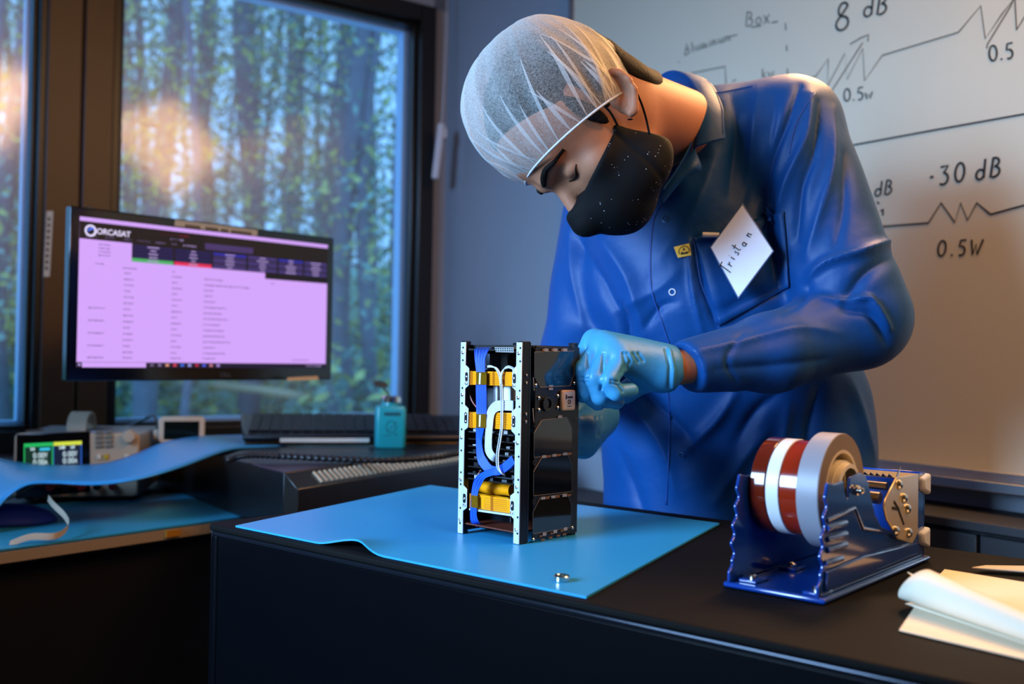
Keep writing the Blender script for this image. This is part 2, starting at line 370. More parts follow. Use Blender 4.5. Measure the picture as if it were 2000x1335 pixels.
# dark cabinets added to stand in for the shade below the board
m_blk = mat('black_laminate', '0e0e11', .4, var=.2, vscale=6)
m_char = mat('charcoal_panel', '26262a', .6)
cz = .77
cb = thing('low_shade_cabinet', 'short black cabinet added for the shade beyond the satellite, left of the taller one', 'cabinet', K+rv*.95-wv*.1)
cb2 = thing('tall_shade_cabinet', 'dark charcoal cabinet added for the shade right under the whiteboard tray', 'cabinet', K+rv*2.2-wv*.1)
def cbp(bx, o, z): return K+rv*bx-wv*o+ZU*z
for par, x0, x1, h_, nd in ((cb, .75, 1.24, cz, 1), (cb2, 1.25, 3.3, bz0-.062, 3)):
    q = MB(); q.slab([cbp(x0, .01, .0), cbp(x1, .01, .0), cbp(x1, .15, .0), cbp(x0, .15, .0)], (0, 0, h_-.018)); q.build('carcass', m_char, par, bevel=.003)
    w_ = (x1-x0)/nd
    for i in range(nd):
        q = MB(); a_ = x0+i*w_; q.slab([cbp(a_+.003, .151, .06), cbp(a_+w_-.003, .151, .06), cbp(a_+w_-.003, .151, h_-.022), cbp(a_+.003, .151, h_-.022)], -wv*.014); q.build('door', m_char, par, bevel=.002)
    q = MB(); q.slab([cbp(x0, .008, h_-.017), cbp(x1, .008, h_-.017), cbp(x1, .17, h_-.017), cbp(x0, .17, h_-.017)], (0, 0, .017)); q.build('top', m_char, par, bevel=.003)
# skirting
m_sk = mat('skirting_dark', '1c1c1f', .5)
q = MB(); q.slab([bd(0, 0, .0), bd(.74, 0, .0), bd(.74, .1, .0), bd(0, .1, .0)], -wv*.014); st('baseboard_right', q, m_sk)
# ------------------------------------------------------------------ forest outside the window
def gz(x, y): return -.25 + .17*max(0, y-7) + .18*math.sin(x*.7+y*.3)
m_ground = mat('forest_floor', '5f8468', .95, var=.6, vscale=1.6)
q = MB(); NG = 40; vs = []
for j in range(NG+1):
    for i in range(NG+1):
        x = -30+38*i/NG; y = 5.2+26*j/NG
        vs.append((x, y, gz(x, y)))
q.add(vs, [(j*(NG+1)+i, j*(NG+1)+i+1, (j+1)*(NG+1)+i+1, (j+1)*(NG+1)+i) for j in range(NG) for i in range(NG)])
st('ground', q, m_ground)
m_bark = mat('tree_bark', '717d8c', .9, var=.35, vscale=9); 
m_leafs = [mat('leaf_teal', '8cbcb0', .7, var=.4, vscale=3), mat('leaf_olive', 'bcc47a', .7, var=.4, vscale=3), mat('leaf_dark', '5a8c86', .7, var=.4, vscale=3)]
def make_tree(seed, kind):
    r = random.Random(seed); t = bpy.data.objects.new('forest_tree', None); COL.objects.link(t)
    H = r.uniform(8, 10); q = MB(); rad = r.uniform(.045, .075) if kind != 2 else .13
    lean = r.uniform(-.25, .25); pts = [Vector((lean*(max(0, z)/H)**1.5*1.2+.12*math.sin(z*.9+seed), .1*math.sin(z*.7), z)) for z in np.linspace(-.3, H, 16)]
    q.tube(pts, [rad*(1-.65*i/15) for i in range(16)], 9)
    tips = []
    for k in range(13):
        z0 = r.uniform(1.4, H-.5); i0 = int((z0+.3)/(H+.3)*15); p = pts[i0].lerp(pts[min(15, i0+1)], .5)
        a = r.uniform(0, 2*math.pi); L = r.uniform(.5, 1.3)*(1-.3*z0/H); up_ = r.uniform(.2, .9)
        e = [p + Vector((math.cos(a)*L*s_, math.sin(a)*L*s_, up_*L*s_**1.4+.08*math.sin(s_*7+k))) for s_ in (0, .3, .6, 1)]
        q.tube(e, [min(rad, .12)*.2, min(rad, .12)*.13, min(rad, .12)*.07, .004], 5); tips += e[1:]
    q.build('trunk', m_bark, t, smooth=180)
    q = MB(); n_ = (760, 720, 300)[kind]
    for mt_ in (m_leafs[kind], m_leafs[(kind+1) % 3]):
        q.use(mt_)
        for k in range(n_):
            c = r.choice(tips) + Vector((r.gauss(0, .3), r.gauss(0, .3), r.gauss(0, .3)))
            s_ = r.uniform(.03, .065); a = Vector((r.gauss(0, 1), r.gauss(0, 1), r.gauss(0, 1))).normalized(); b2 = a.cross(Vector((r.gauss(0, 1), r.gauss(0, 1), r.gauss(0, 1)))).normalized()
            q.add([c-a*s_, c+b2*s_*.45, c+a*s_, c-b2*s_*.45], [(0, 1, 2, 3)])
    q.build('foliage', None, t, smooth=10)
    return t
LBL = ['slender tree with loose teal leaves in the forest beyond the window', 'slender tree with olive leaves in the forest beyond the window', 'thick trunked dark tree in the forest beyond the window']
protos = [make_tree(11+i, i % 3) for i in range(5)]
def copy_thing(o):
    c = o.copy(); COL.objects.link(c)
    for ch in o.children:
        d = ch.copy(); COL.objects.link(d); d.parent = c
    return c
rt = random.Random(21)
spots = []
for k in range(27):
    px = -60 + 900*((k*0.6180339) % 1.0); Y = 7.2 + 13*((k*.7548) % 1.0)
    spots.append((px, Y, k % 5))
spots += [(690, 8.2, 2), (655, 9.6, 2), (470, 9.5, 2), (395, 12.0, 2), (555, 11.5, 2), (20, 10.0, 2)]
for k in range(16): spots.append((-900+52*k, 9+9*((k*.7548) % 1.0), (k*3) % 5))
spots += [(880, 12, 1), (960, 14, 0), (1040, 12.5, 2)]
used_ = set()
for (px, Y, k) in spots:
    o = protos[k] if k not in used_ else copy_thing(protos[k])
    used_.add(k); x = (px-1000)/F_PX*Y
    o.location = (x, Y, gz(x, Y)-.1); o.rotation_euler = (0, 0, rt.uniform(0, 6.28)); s_ = rt.uniform(.8, 1.1); o.scale = (s_, s_, s_)
    kk = k % 3; o['label'] = LBL[kk]; o['category'] = 'tree'; o['group'] = ('teal leaved trees outside', 'olive leaved trees outside', 'dark trunked trees outside')[kk]
def make_bush(seed):
    r = random.Random(seed); q = MB()
    for mt_ in (m_leafs[1], m_leafs[0], m_leafs[2]):
        q.use(mt_)
        for k in range(300):
            a = r.uniform(0, 6.28); e = r.uniform(0, 1); d = r.uniform(.3, 1)**.5
            c = Vector((math.cos(a)*d*.8*(1-e*.5), math.sin(a)*d*.6*(1-e*.5), e*1.1*d+.05)); s_ = r.uniform(.03, .075)
            aa = Vector((r.gauss(0, 1), r.gauss(0, 1), r.gauss(0, 1))).normalized(); b2 = aa.cross(Vector((r.gauss(0, 1), r.gauss(0, 1), r.gauss(0, 1)))).normalized()
            q.add([c-aa*s_, c+b2*s_*.5, c+aa*s_, c-b2*s_*.5], [(0, 1, 2, 3)])
    return q.build('forest_bush', None, None, smooth=10)
pb = [make_bush(70+i) for i in range(2)]
for k in range(26):
    px = -60+900*((k*.6180339+.31) % 1.0); Y = 7.5+9*((k*.7548+.4) % 1.0); x = (px-1000)/F_PX*Y
    o = pb[k] if k < 2 else pb[k % 2].copy()
    if k >= 2: COL.objects.link(o)
    o.location = (x, Y, gz(x, Y)-.1); o.rotation_euler = (0, 0, rt.uniform(0, 6.28)); s_ = rt.uniform(.8, 1.5); o.scale = (s_, s_, s_*.8)
    o['label'] = 'leafy undergrowth bush low in the forest beyond the window'; o['category'] = 'bush'; o['group'] = 'undergrowth bushes outside the window'
a_ = P(425, 752, 8.0); b_ = P(605, 776, 7.4)  # pale bar imitating the table edge reflected in the window glass
q = MB(); q.tube([a_, (a_+b_)/2+ZU*.01, b_], [.035, .032, .03], 10); q.build('reflection_bar', mat('pale_reflection', 'b9a888', .8), None, label='pale bar outside below the monitor standing in for a reflection in the window', category='streak', smooth=180)
# ------------------------------------------------------------------ main table
TZ = .90
C0 = PZ(402, 1022, TZ)
tu = Vector((.7686, -.6397, 0)); tv = Vector((.6397, .7686, 0))
def tp(a, b_, z=TZ): return Vector((C0.x, C0.y, 0)) + tu*a + tv*b_ + ZU*z
m_tab = mat('black_grained_laminate', '090807', .7, var=.35, vscale=4, bump=.1, bscale=60, spec=.10)
m_tabf = mat('black_gloss_panel', '040508', .3, var=.1, spec=.14)
m_edge = mat('polished_edge_lip', '20242c', .18, .6)
TL, TD = 1.45, .50
table = thing('work_table', 'black work table with rounded steel corner carrying the blue mat and satellite', 'table', tp(.7, .25, 0))
def rrect(a0, a1, b0_, b1, r, z, n=6):
    o = []
    for (ca, cb, s) in ((a1-r, b1-r, 0), (a0+r, b1-r, 90), (a0+r, b0_+r, 180), (a1-r, b0_+r, 270)):
        for i in range(n+1):
            t = math.radians(s+90*i/n); o.append(tp(ca+r*math.cos(t), cb+r*math.sin(t), z))
    return o
q = MB(); q.slab(rrect(0, TL, 0, TD, .012, TZ), (0, 0, -.0075)); q.build('tabletop', m_tab, table, bevel=.0022, seg=3)
q = MB(); q.slab(rrect(.0015, TL-.001, .0015, TD-.001, .011, TZ-.0078), (0, 0, -.006)); q.build('edge_strip', m_edge, table, bevel=.002, seg=3)
q = MB(); q.slab(rrect(.003, .02, .003, TD-.003, .006, TZ-.014), (0, 0, -.886)); q.build('side_panel', m_tabf, table, bevel=.001)
q = MB(); q.slab(rrect(.0215, TL-.0215, .003, .02, .003, TZ-.014), (0, 0, -.80)); q.build('front_panel', m_tabf, table, bevel=.001)
q = MB(); q.slab(rrect(.0215, TL-.02, TD-.02, TD-.003, .003, TZ-.014), (0, 0, -.80)); q.build('back_panel', m_tabf, table, bevel=.001)
q = MB(); q.slab(rrect(TL-.02, TL-.003, .003, TD-.003, .004, TZ-.014), (0, 0, -.886)); q.build('side_panel', m_tabf, table, bevel=.001)
# ------------------------------------------------------------------ blue mat on the table
m_mat = mat('blue_esd_rubber', '2a90c4', .34, var=.03, vscale=5, bump=.05, bscale=400)
m_matedge = mat('blue_mat_edge', '7fb6d0', .6)
corn = [PZ(460, 1030, TZ), PZ(840, 950, TZ), PZ(1405, 1025, TZ), PZ(1145, 1170, TZ)]
nA, nB = 60, 24
MT = .0022
def lift(x, y):  # wavy lifted front edge near the kink
    fx = max(0, 1-abs((x-.395)/.105)); fy = max(0, 1-y/.16)
    return .0085*(fx*fx*(3-2*fx))*(fy**1.6)
q = MB(); top = []; 
for j in range(nB+1):
    for i in range(nA+1):
        u_, v_ = i/nA, j/nB
        p = (corn[0]*(1-u_)+corn[3]*u_)*(1-v_) + (corn[1]*(1-u_)+corn[2]*u_)*v_
        dent = .011*math.exp(-((u_-.395)/.05)**2)*max(0, 1-v_*5)
        p = p + tv*dent; p.z = TZ + .0006 + MT + lift(u_, v_); top.append(p)
nv = len(top); fs = []
for j in range(nB):
    for i in range(nA):
        a = j*(nA+1)+i; fs.append((a, a+1, a+nA+2, a+nA+1))
bot = [p - ZU*MT for p in top]
fs2 = [tuple(nv+k for k in reversed(f)) for f in fs]
bd_ = [i for i in range(nA+1)] + [j*(nA+1)+nA for j in range(1, nB+1)] + [nB*(nA+1)+i for i in range(nA-1, -1, -1)] + [j*(nA+1) for j in range(nB-1, 0, -1)]
rim = [(bd_[k], bd_[(k+1) % len(bd_)], nv+bd_[(k+1) % len(bd_)], nv+bd_[k]) for k in range(len(bd_))]
q.add(top+bot, fs+fs2+rim)
q.build('esd_mat', m_mat, None, label='light blue rubber mat lying flat on the black work table', category='mat')
# steel spacer ring
m_steel = mat('polished_steel', 'd9d6d0', .12, 1, var=.02)
rc = PZ(1097, 1134, TZ+.003)
q = MB(); R_ = .0078
q.lathe_closed(rc, ZU, [(0, .0052), (0, R_-.0008), (.0008, R_), (.0048, R_), (.0056, R_-.0008), (.0056, .0056), (.005, .005)], 40)
q.build('steel_nut', m_steel, None, label='small polished steel ring nut lying on the front of the blue mat', category='nut')
# ------------------------------------------------------------------ tape dispenser
O = PZ(1607, 1183, TZ); O.z = 0
da = Vector((.655, .7556, 0)); dc = Vector((-.7556, .655, 0))
def dp(s, c, z): return O + da*s + dc*c + ZU*(TZ+z)
m_blue = mat('blue_enamel_steel', '083583', .16, var=.04, coat=.6)
m_screw = mat('zinc_screw', 'c8c2b4', .22, 1)
m_cream = mat('cream_plated_steel', 'c9b68f', .28, .55)
dis = thing('tape_dispenser', 'blue enamelled steel tape dispenser with wavy side plates on the black table', 'tape dispenser', dp(.15, .045, 0))
W_ = .098
q = MB(); q.slab([dp(0, -.002, .001), dp(.274, -.002, .001), dp(.274, W_, .001), dp(0, W_, .001)], (0, 0, .005)); q.build('base_plate', m_blue, dis, bevel=.0022, seg=3)
# side plates: outline in (s,z), wavy front edge
def plate_outline(sgn):
    o = []
    zs = np.linspace(.022, .112, 46)
    for z in zs: o.append((.010 + .0028*math.sin((z-.03)/.0205*2*math.pi) - .006*math.exp(-((z-.05)/.03)**2)+.006*(z/.112), z))
    o[-1] = (.018, .122)
    o += [(.032, .119), (.052, .121), (.0555, .108), (.060, .100), (.064, .101), (.064, .110), (.067, .123), (.092, .126), (.104, .122), (.112, .112), (.120, .094), (.130, .074), (.146, .058), (.180, .046), (.225, .037), (.242, .036), (.242, .110), (.268, .110), (.268, .006), (.0, .006), (.0, .016)]
    return [(a, z if z < .02 else .02+(z-.02)*.84) for a, z in o]
def side_plate(name, c):
    o = plate_outline(1)
    q = MB(); q.slab([dp(s, c, z) for s, z in o], dc*.0032); return q.build(name, m_blue, dis, bevel=.0011, seg=2, smooth=40)
pl1 = side_plate('side_plate', .004); pl2 = side_plate('side_plate', W_-.0075)
# pressed ribs on the near plate: short horizontal rolls and a long crease
for (s0, s1, z0, z1, r, dz) in ((.016, .058, .046, .046, .0030, 0), (.016, .058, .0555, .0555, .0030, 0), (.016, .058, .0655, .0655, .0028, 0), (.012, .05, .035, .034, .0026, 0)):
    q = MB(); q.tube(smoothline([dp(s0, .0042, z0), dp((s0+s1)/2, .0032, (z0+z1)/2), dp(s1, .0042, z1)], 4), r, 12); q.build('pressed_rib', m_blue, pl1)
q = MB(); q.slab([dp(.010, .0012, .010), dp(.245, .0012, .012), dp(.245, .0012, .024), dp(.10, .0012, .030), dp(.012, .0012, .028)], dc*.003); q.build('pressed_skirt', m_blue, pl1, bevel=.0018)
q = MB(); q.tube([dp(.016, .004, .0725), dp(.078, .004, .077), dp(.098, .004, .056), dp(.236, .004, .031)], .0018, 10); q.build('pressed_rib', m_blue, pl1)
# mounting lugs with screws
for (s, c) in ((.016, .012), (.022, W_-.02), (.10, W_-.022), (.11, .014)):
    q = MB(); q.slab([dp(s-.012, c-.009, .006), dp(s+.014, c-.009, .006), dp(s+.014, c+.009, .006), dp(s-.012, c+.009, .006)], (0, 0, .0032)); q.build('mounting_lug', m_blue, dis, bevel=.001)
    q = MB(); q.lathe(dp(s, c, .0092), ZU, [(0, .0048), (.0018, .0046), (.0034, .003), (.0042, .0006)], 16); q.build('screw', m_screw, dis)
# end block: far end plate, cutter carriage
q = MB(); q.slab([dp(.268, .004, .006), dp(.268, W_-.004, .006), dp(.268, W_-.004, .096), dp(.268, .004, .096)], da*.0035); q.build('end_plate', m_blue, dis, bevel=.001)
def cs_(p):   # the carriage sits lower and shorter than first drawn
    r = p - O; s = r.dot(da); c = r.dot(dc); z = r.z-TZ
    return dp(.138+(s-.150)*.72, c, .026+(z-.046)*.70)
q = MB(); q.slab([dp(.150, .0005, .112), dp(.154, .0005, .122), dp(.196, .0005, .150), dp(.284, .0005, .148), dp(.284, .0005, .060), dp(.262, .0005, .046), dp(.205, .0005, .060), dp(.160, .0005, .094)][::1], -dc*.0022)
q.v = [tuple(cs_(Vector(p))) for p in q.v]
cp = q.build('cutter_side_plate', m_cream, dis, bevel=.0009)
q = MB(); q.slab([dp(.196, 0, .148), dp(.286, 0, .146), dp(.286, W_-.01, .146), dp(.196, W_-.01, .148)], (0, 0, .0018)); q.v = [tuple(cs_(Vector(p))) for p in q.v]; q.build('cutter_cover', m_cream, dis, bevel=.0006)
for (s, z) in ((.203, .139), (.222, .118), (.237, .101), (.192, .074), (.243, .065)):
    q = MB(); q.lathe(cs_(dp(s, -.0017, z)), -dc, [(0, .0052), (.0016, .005), (.0032, .0035), (.004, .0006)], 18); q.build('screw', m_screw, dis)
q = MB(); q.slab([dp(.178, -.0018, .110), dp(.203, -.0018, .106), dp(.226, -.0018, .080), dp(.223, -.0018, .078), dp(.201, -.0018, .102), dp(.178, -.0018, .106)], -dc*.0005)
q.slab([dp(.186, -.0018, .118), dp(.206, -.0018, .104), dp(.203, -.0018, .102), dp(.184, -.0018, .115)], -dc*.0005); q.v = [tuple(cs_(Vector(p))) for p in q.v]; q.build('slot', mat('slot_black', '0a0806', .9), cp)
q = MB()
for i in range(14):
    c = .002+i*.0062; q.slab([dp(.196, c, .1495), dp(.196, c+.0062, .1495), dp(.191, c+.0031, .1545)], da*.0008)
q.v = [tuple(cs_(Vector(p))) for p in q.v]; q.build('serrated_blade', m_screw, dis)
q = MB(); q.slab([dp(.196, -.001, .149), dp(.206, -.001, .150), dp(.214, -.001, .164)], dc*.001); q.v = [tuple(cs_(Vector(p))) for p in q.v]; q.build('blade_tip', m_screw, dis)
for z in (.082, .024):
    q = MB(); q.slab([dp(.252, -.0015, z+.009), dp(.276, -.0015, z+.013), dp(.276, -.0015, z-.011), dp(.255, -.0015, z-.004)], dc*.014); q.build('corner_cap', m_wp, dis, bevel=.003, label='white plastic corner cap')
q = MB(); q.cyl(dp(.142, .004, .080), dp(.142, W_-.006, .080), .006, 20); q.cyl(dp(.160, .004, .090), dp(.160, W_-.006, .090), .004, 20); q.build('guide_roller', mat('roller_steel', '9b958c', .3, 1), dis)
AX = (.078, .0915)
q = MB(); q.cyl(dp(AX[0], -.003, AX[1]+.002), dp(AX[0], W_, AX[1]+.002), .003, 16); q.build('spindle', m_screw, dis)
q = MB(); q.lathe(dp(AX[0]+.002, .003, AX[1]+.002), -dc, [(0, .005), (.002, .005), (.003, .003), (.006, .003), (.0075, .0008)], 14); q.build('spindle_nut', m_screw, dis)
# tape rolls, each a thing
def roll(name, label, c0, c1, ro, ri, mt, mcore, hub=False, dz=0):
    t = thing(name, label, 'tape roll', dp(AX[0], c0, AX[1]+dz), group='tape rolls on the blue dispenser')
    cc = dp(AX[0], c0, AX[1]+dz); h = c1-c0
    q = MB(); q.lathe_closed(cc, dc, [(0, ri+.003), (0, ro-.0006), (.0006, ro), (h-.0006, ro), (h, ro-.0006), (h, ri+.003)], 72); q.build('tape', mt, t)
    q = MB(); q.lathe_closed(cc-dc*.0005, dc, [(0, ri), (0, ri+.003), (h+.001, ri+.003), (h+.001, ri)], 56); q.build('core', mcore, t)
    return t
m_kap = mat('amber_film_dark', '5e1808', .12, coat=.8, var=.15)
m_kapr = mat('amber_film', '8c220c', .14, coat=.8, var=.12)
m_gray = mat('grey_matte_tape', '8d8b92', .42)
m_side = mat('tape_side_brown', '7e6c58', .6)
m_whitet = mat('white_film_tape', 'd9d8da', .35)
m_core = mat('cream_core', 'cdbfa4', .5)
DZ = -.0
roll('tape_roll', 'dark amber film tape roll at the far left end of the dispenser spindle', .0730, .0880, .0465, .030, m_kap, m_core)
q = MB()
roll('tape_roll', 'thin white tape roll between the dark amber and red amber rolls', .0592, .0722, .0462, .030, m_whitet, m_core)
roll('tape_roll', 'glossy red amber film tape roll between the white and grey rolls', .0385, .0585, .0455, .030, m_kapr, m_core)
g = roll('tape_roll', 'large grey tape roll with cream hub nearest the near side plate', .0165, .0375, .0545, .036, m_gray, m_core)
q = MB(); gc = dp(AX[0], .0165, AX[1]); q.lathe_closed(gc-dc*.0003, dc, [(0, .039), (0, .054), (.0004, .054), (.0004, .039)], 72); q.build('tape_side', m_side, g)
# hub drum
q = MB(); hc = dp(AX[0], .0085, AX[1])
q.lathe_closed(hc, dc, [(0, .0225), (0, .0265), (.006, .0275), (.006, .0292), (.079, .0292), (.079, .0225)], 56); q.build('spindle_hub', mat('cream_hub_plastic', 'd6ccb6', .4), dis)
q = MB()
for k in range(3):
    a = math.radians(100+120*k); dirv = da*math.cos(a)+ZU*math.sin(a); nn = dirv.cross(dc)
    q.box(hc+dc*.010+dirv*.0135, (.0195, .012, .0022), dirv, dc, nn)
q.lathe(hc+dc*.004, dc, [(0, .006), (.01, .006)], 20); q.build('hub_spoke', m_core, dis)
# tape running over to the cutter
q = MB(); q.slab([dp(AX[0]+.014, .036, AX[1]+.040), dp(.168, .040, .0985), dp(.168, .061, .0985), dp(AX[0]+.014, .058, AX[1]+.040)], (0, 0, .0004)); q.build('tape_end', mat('kapton_yellow', 'd98a1c', .2, coat=.5), dis)
# ------------------------------------------------------------------ papers
m_pap = mat('white_wipe_paper', 'eadbc0', .75, var=.02, bump=.15, bscale=120)
def sheet(name, pts, label, z=.0012, th=.0006, **k):
    q = MB(); q.slab([PZ(x, y, TZ+z) for x, y in pts], (0, 0, th)); return q.build(name, m_pap, None, label=label, **k)
sheet('paper_wipe', [(1756, 1231), (1790, 1180), (1830, 1150), (2060, 1210), (2100, 1310)], 'flat white wipe sheet lying under the curled paper on the table', category='paper')
sheet('paper_wipe', [(1823, 1135), (1845, 1112), (2080, 1150), (2100, 1240), (2000, 1210)], 'white sheet with straight edge lying behind the paper roll', z=.0022, category='paper')
# rolled sheet
pr = thing('paper_roll', 'white wipe paper curled into a loose roll at the table edge', 'paper', PZ(1790, 1190, TZ))
c1 = PZ(1787, 1192, TZ); c2 = PZ(2075, 1290, TZ); ax = (c2-c1); ax.z = 0; L_ = ax.length; axn = ax.normalized(); sd = axn.cross(ZU)
q = MB(); rs = []
for k in range(0, 13):
    t = k/12; r = .0185*(1-.45*t); base = c1 + axn*(L_*t) + sd*.0
    rr_ = []
    for i in range(38):
        a = math.radians(-90 - 400*i/37); rad = r*(1-.25*i/37)
        skew = axn*(.012*math.sin(a)*(1-t))
        rr_.append(base + ZU*(r+.003+rad*math.sin(a)) + sd*(rad*math.cos(a)) + skew)
    rs.append(rr_)
vs = [p for r in rs for p in r]; fs = [(i*38+j, i*38+j+1, (i+1)*38+j+1, (i+1)*38+j) for i in range(12) for j in range(37)]
q.add(vs, fs); o = q.build('roll', m_pap, pr, smooth=180); md = o.modifiers.new('s', 'SOLIDIFY'); md.thickness = .0004
q = MB(); q.slab([PZ(1790, 1128, TZ+.024), PZ(1772, 1117, TZ+.030), PZ(1850, 1150, TZ+.020), PZ(1815, 1150, TZ+.024)], (0, 0, .0004)); q.build('flap', m_pap, pr)
# tweezer tip
q = MB(); q.slab([PZ(1898, 1110, TZ+.004), PZ(1925, 1106, TZ+.004), PZ(2060, 1108, TZ+.006), PZ(2060, 1122, TZ+.004)], (0, 0, .0016)); q.build('tweezers', mat('cream_tweezer', 'd8c8b0', .4), None, bevel=.0004, label='pale pointed tweezer tip lying behind the papers at the right edge', category='tweezers')
def text_mesh(name, body, size, extrude, mt, parent, mtx, offset=0, spc=1):
    tc = bpy.data.curves.new(name, 'FONT'); tc.body = body; tc.size = size; tc.extrude = extrude; tc.offset = offset; tc.space_character = spc
    t = bpy.data.objects.new(name, tc); COL.objects.link(t); bpy.context.view_layer.update()
    me = bpy.data.meshes.new_from_object(t.evaluated_get(bpy.context.evaluated_depsgraph_get())); bpy.data.objects.remove(t)
    me.name = name; me.materials.clear(); me.materials.append(mt)
    o = bpy.data.objects.new(name, me); COL.objects.link(o); o.parent = parent; o.matrix_local = mtx
    return o
# ------------------------------------------------------------------ left desk
DZ_ = .80
l0 = PZ(0, 1075, DZ_); l1 = PZ(400, 1020, DZ_); lv = (l1-l0).normalized(); ln = Vector((-lv.y, lv.x, 0))
def lp(a, b_, z=DZ_): return Vector((l0.x, l0.y, 0)) + lv*a + ln*b_ + ZU*z
m_deskedge = mat('tan_edge_band', '8c7558', .5)
m_matd = mat('teal_esd_rubber', '1f86a8', .5, var=.04, bump=.05)
desk = thing('side_desk', 'low dark desk with a tan edge band under the window', 'desk', lp(.3, .4, 0))
q = MB(); q.slab([lp(-1.0, 0, DZ_-.024), lp(.75, 0, DZ_-.024), lp(.75, .8, DZ_-.024), lp(-1.0, .8, DZ_-.024)], (0, 0, .022)); q.build('desktop', m_blk, desk, bevel=.001)
q = MB(); q.slab([lp(-1.0, -.001, DZ_-.02), lp(.75, -.001, DZ_-.02), lp(.75, -.001, DZ_-.003), lp(-1.0, -.001, DZ_-.003)], -ln*.002); q.build('edge_band', m_deskedge, desk)
for a in (-.9, .62):
    for bb_ in (.08, .7):
        q = MB(); q.box(lp(a, bb_, (DZ_-.024)/2), (.04, .04, DZ_-.024), lv, ln, ZU); q.build('leg', m_blk, desk)
q = MB(); q.slab([lp(-.95, .03, .45), lp(.66, .03, .45), lp(.66, .03, DZ_-.03), lp(-.95, .03, DZ_-.03)], ln*.018); q.build('modesty_panel', m_blk, desk)
q = MB(); q.slab([lp(-1.0, .004, DZ_-.0015), lp(.74, .004, DZ_-.0015), lp(.70, .34, DZ_-.0015), lp(-1.0, .60, DZ_-.0015)], (0, 0, .003)); q.build('desk_mat', m_matd, None, label='teal rubber mat covering the front of the low side desk', category='mat')
b_ = lp(.25, -.0035, DZ_-.012); 
q = MB(); q.box(lp(.298, -.005, DZ_-.010), (.028, .004, .012), lv, ln, ZU); q.build('amber_sticker', mat('amber_tape', '9c6410', .4), None, label='small amber tape piece on the tan edge of the side desk', category='sticker')
# ------------------------------------------------------------------ raised black cabinet with slotted vent
KZ = .908
kc = PZ(555, 922, KZ); kc.z = 0
kv = (PZ(890, 876, KZ)-PZ(555, 922, KZ)); kv.z = 0; kv.normalize(); kn = -rv
m_kab = mat('black_satin_case', '0d0d10', .32, var=.2)
kab = thing('vented_cabinet', 'long black cabinet with a slotted sloping front carrying the keyboard', 'cabinet', kc+kv*.3)
def kp(a, bb_, z): return kc + kv*a + kn*bb_ + ZU*z
KL = .85
kd = Vector((kv.y, -kv.x, 0))    # out towards the viewer
q = MB()
prof = [(0, KZ), (.030, KZ-.022), (.030, DZ_+.004)]
# body as a prism of its top outline
bk = (kp(0, .85, 0)); 
outl = [kp(0, 0, 0), kp(KL, 0, 0), kp(KL, .35, 0), kp(.0, .80, 0)]
q.slab([p + ZU*(DZ_+.002) for p in outl], (0, 0, KZ-DZ_-.002)); q.build('case_body', m_kab, kab, bevel=.002)
q = MB(); q.slab([kp(0, 0, KZ-.001), kp(0, 0, KZ-.001)+kd*.032-ZU*.026, kp(0, 0, DZ_+.002)+kd*.032, kp(0, 0, DZ_+.002)], kv*KL); q.build('front_bevel', mat('case_bevel', '191410', .3, var=.1), kab, bevel=.0012)
m_slot = mat('painted_glint_slat', 'dcbf9c', .35, .5)  # slat colour lightened to imitate warm light reflected along the vent
q = MB(); nb = kd*.032-ZU*.026; nbn = nb.normalized(); off = kv.cross(nbn)
if off.z < 0: off = -off
for i in range(52):
    a = .07+i*.0145
    c = kp(a, 0, KZ-.001)+nb*.5+off*.001
    q.box(c+kv*.004*0, (.0045, .026, .003), kv, nbn, off)
q.build('vent_slat', m_slot, kab, smooth=10, kind='stuff')
# ribbed black hose along the front top
cabl = thing('ribbed_hose', 'black corrugated cable lying along the front of the vented cabinet', 'cable', PZ(600, 897, KZ+.01))
q = MB(); pth = smoothline([P(0, 960, 1.74), P(90, 985, 1.72), P(230, 972, 1.72), P(345, 935, 1.78), P(440, 900, 1.86), P(485, 889, 1.87), P(560, 891, 1.875), P(660, 896, 1.88), P(760, 899, 1.9), P(850, 893, 1.96), P(905, 884, 2.02), P(980, 878, 2.1)], 30)
rr = [.0062 if (i//2) % 2 else .0046 for i in range(len(pth))]
q.tube(pth[4*30:], rr[4*30:], 10); q.build('corrugated_sleeve', mat('black_rubber', '0a0a0c', .45), cabl)
# ------------------------------------------------------------------ keyboard
kb0 = PZ(478, 866, KZ+.006); kb1 = PZ(903, 866, KZ+.006)
kx = (kb1-kb0).normalized(); ky = Vector((-kx.y, kx.x, 0))
kb = thing('keyboard', 'black desktop keyboard with a purple sheen standing on the vented cabinet', 'keyboard', kb0)
m_kb = mat('black_keyboard_plastic', '101014', .3); m_key = mat('black_keycap', '16161a', .42)
WK = (kb1-kb0).length; DK = .19; tl_ = .2
kz2 = Vector((0, 0, 1)); kyt = (ky+ZU*tl_).normalized(); kzt = kx.cross(kyt)
def kq(a, bb_, z=0): return kb0 + kx*a + kyt*bb_ + kzt*z
q = MB(); q.slab([kq(-.004, 0, .004), kq(WK, 0, .004), kq(WK+.02, DK, .004), kq(-.024, DK, .004)], kzt*.014); q.build('case', m_kb, kb, bevel=.004)
q = MB(); q.slab([kq(.0, -.006, -.002), kq(WK-.01, -.006, -.002), kq(WK-.01, .02, -.002), kq(.0, .02, -.002)], kzt*.006); q.build('front_lip', mat('glossy_lip', '3a2c1a', .15, .7), kb, bevel=.002)
q = MB(); q.slab([kq(.075, -.0005, .004), kq(.27, -.0005, .004), kq(.27, -.0005, .013), kq(.075, -.0005, .013)], -kyt*.0006); q.build('label_strip', m_tape, kb, label='pale printed label strip along the keyboard front')
i = 0
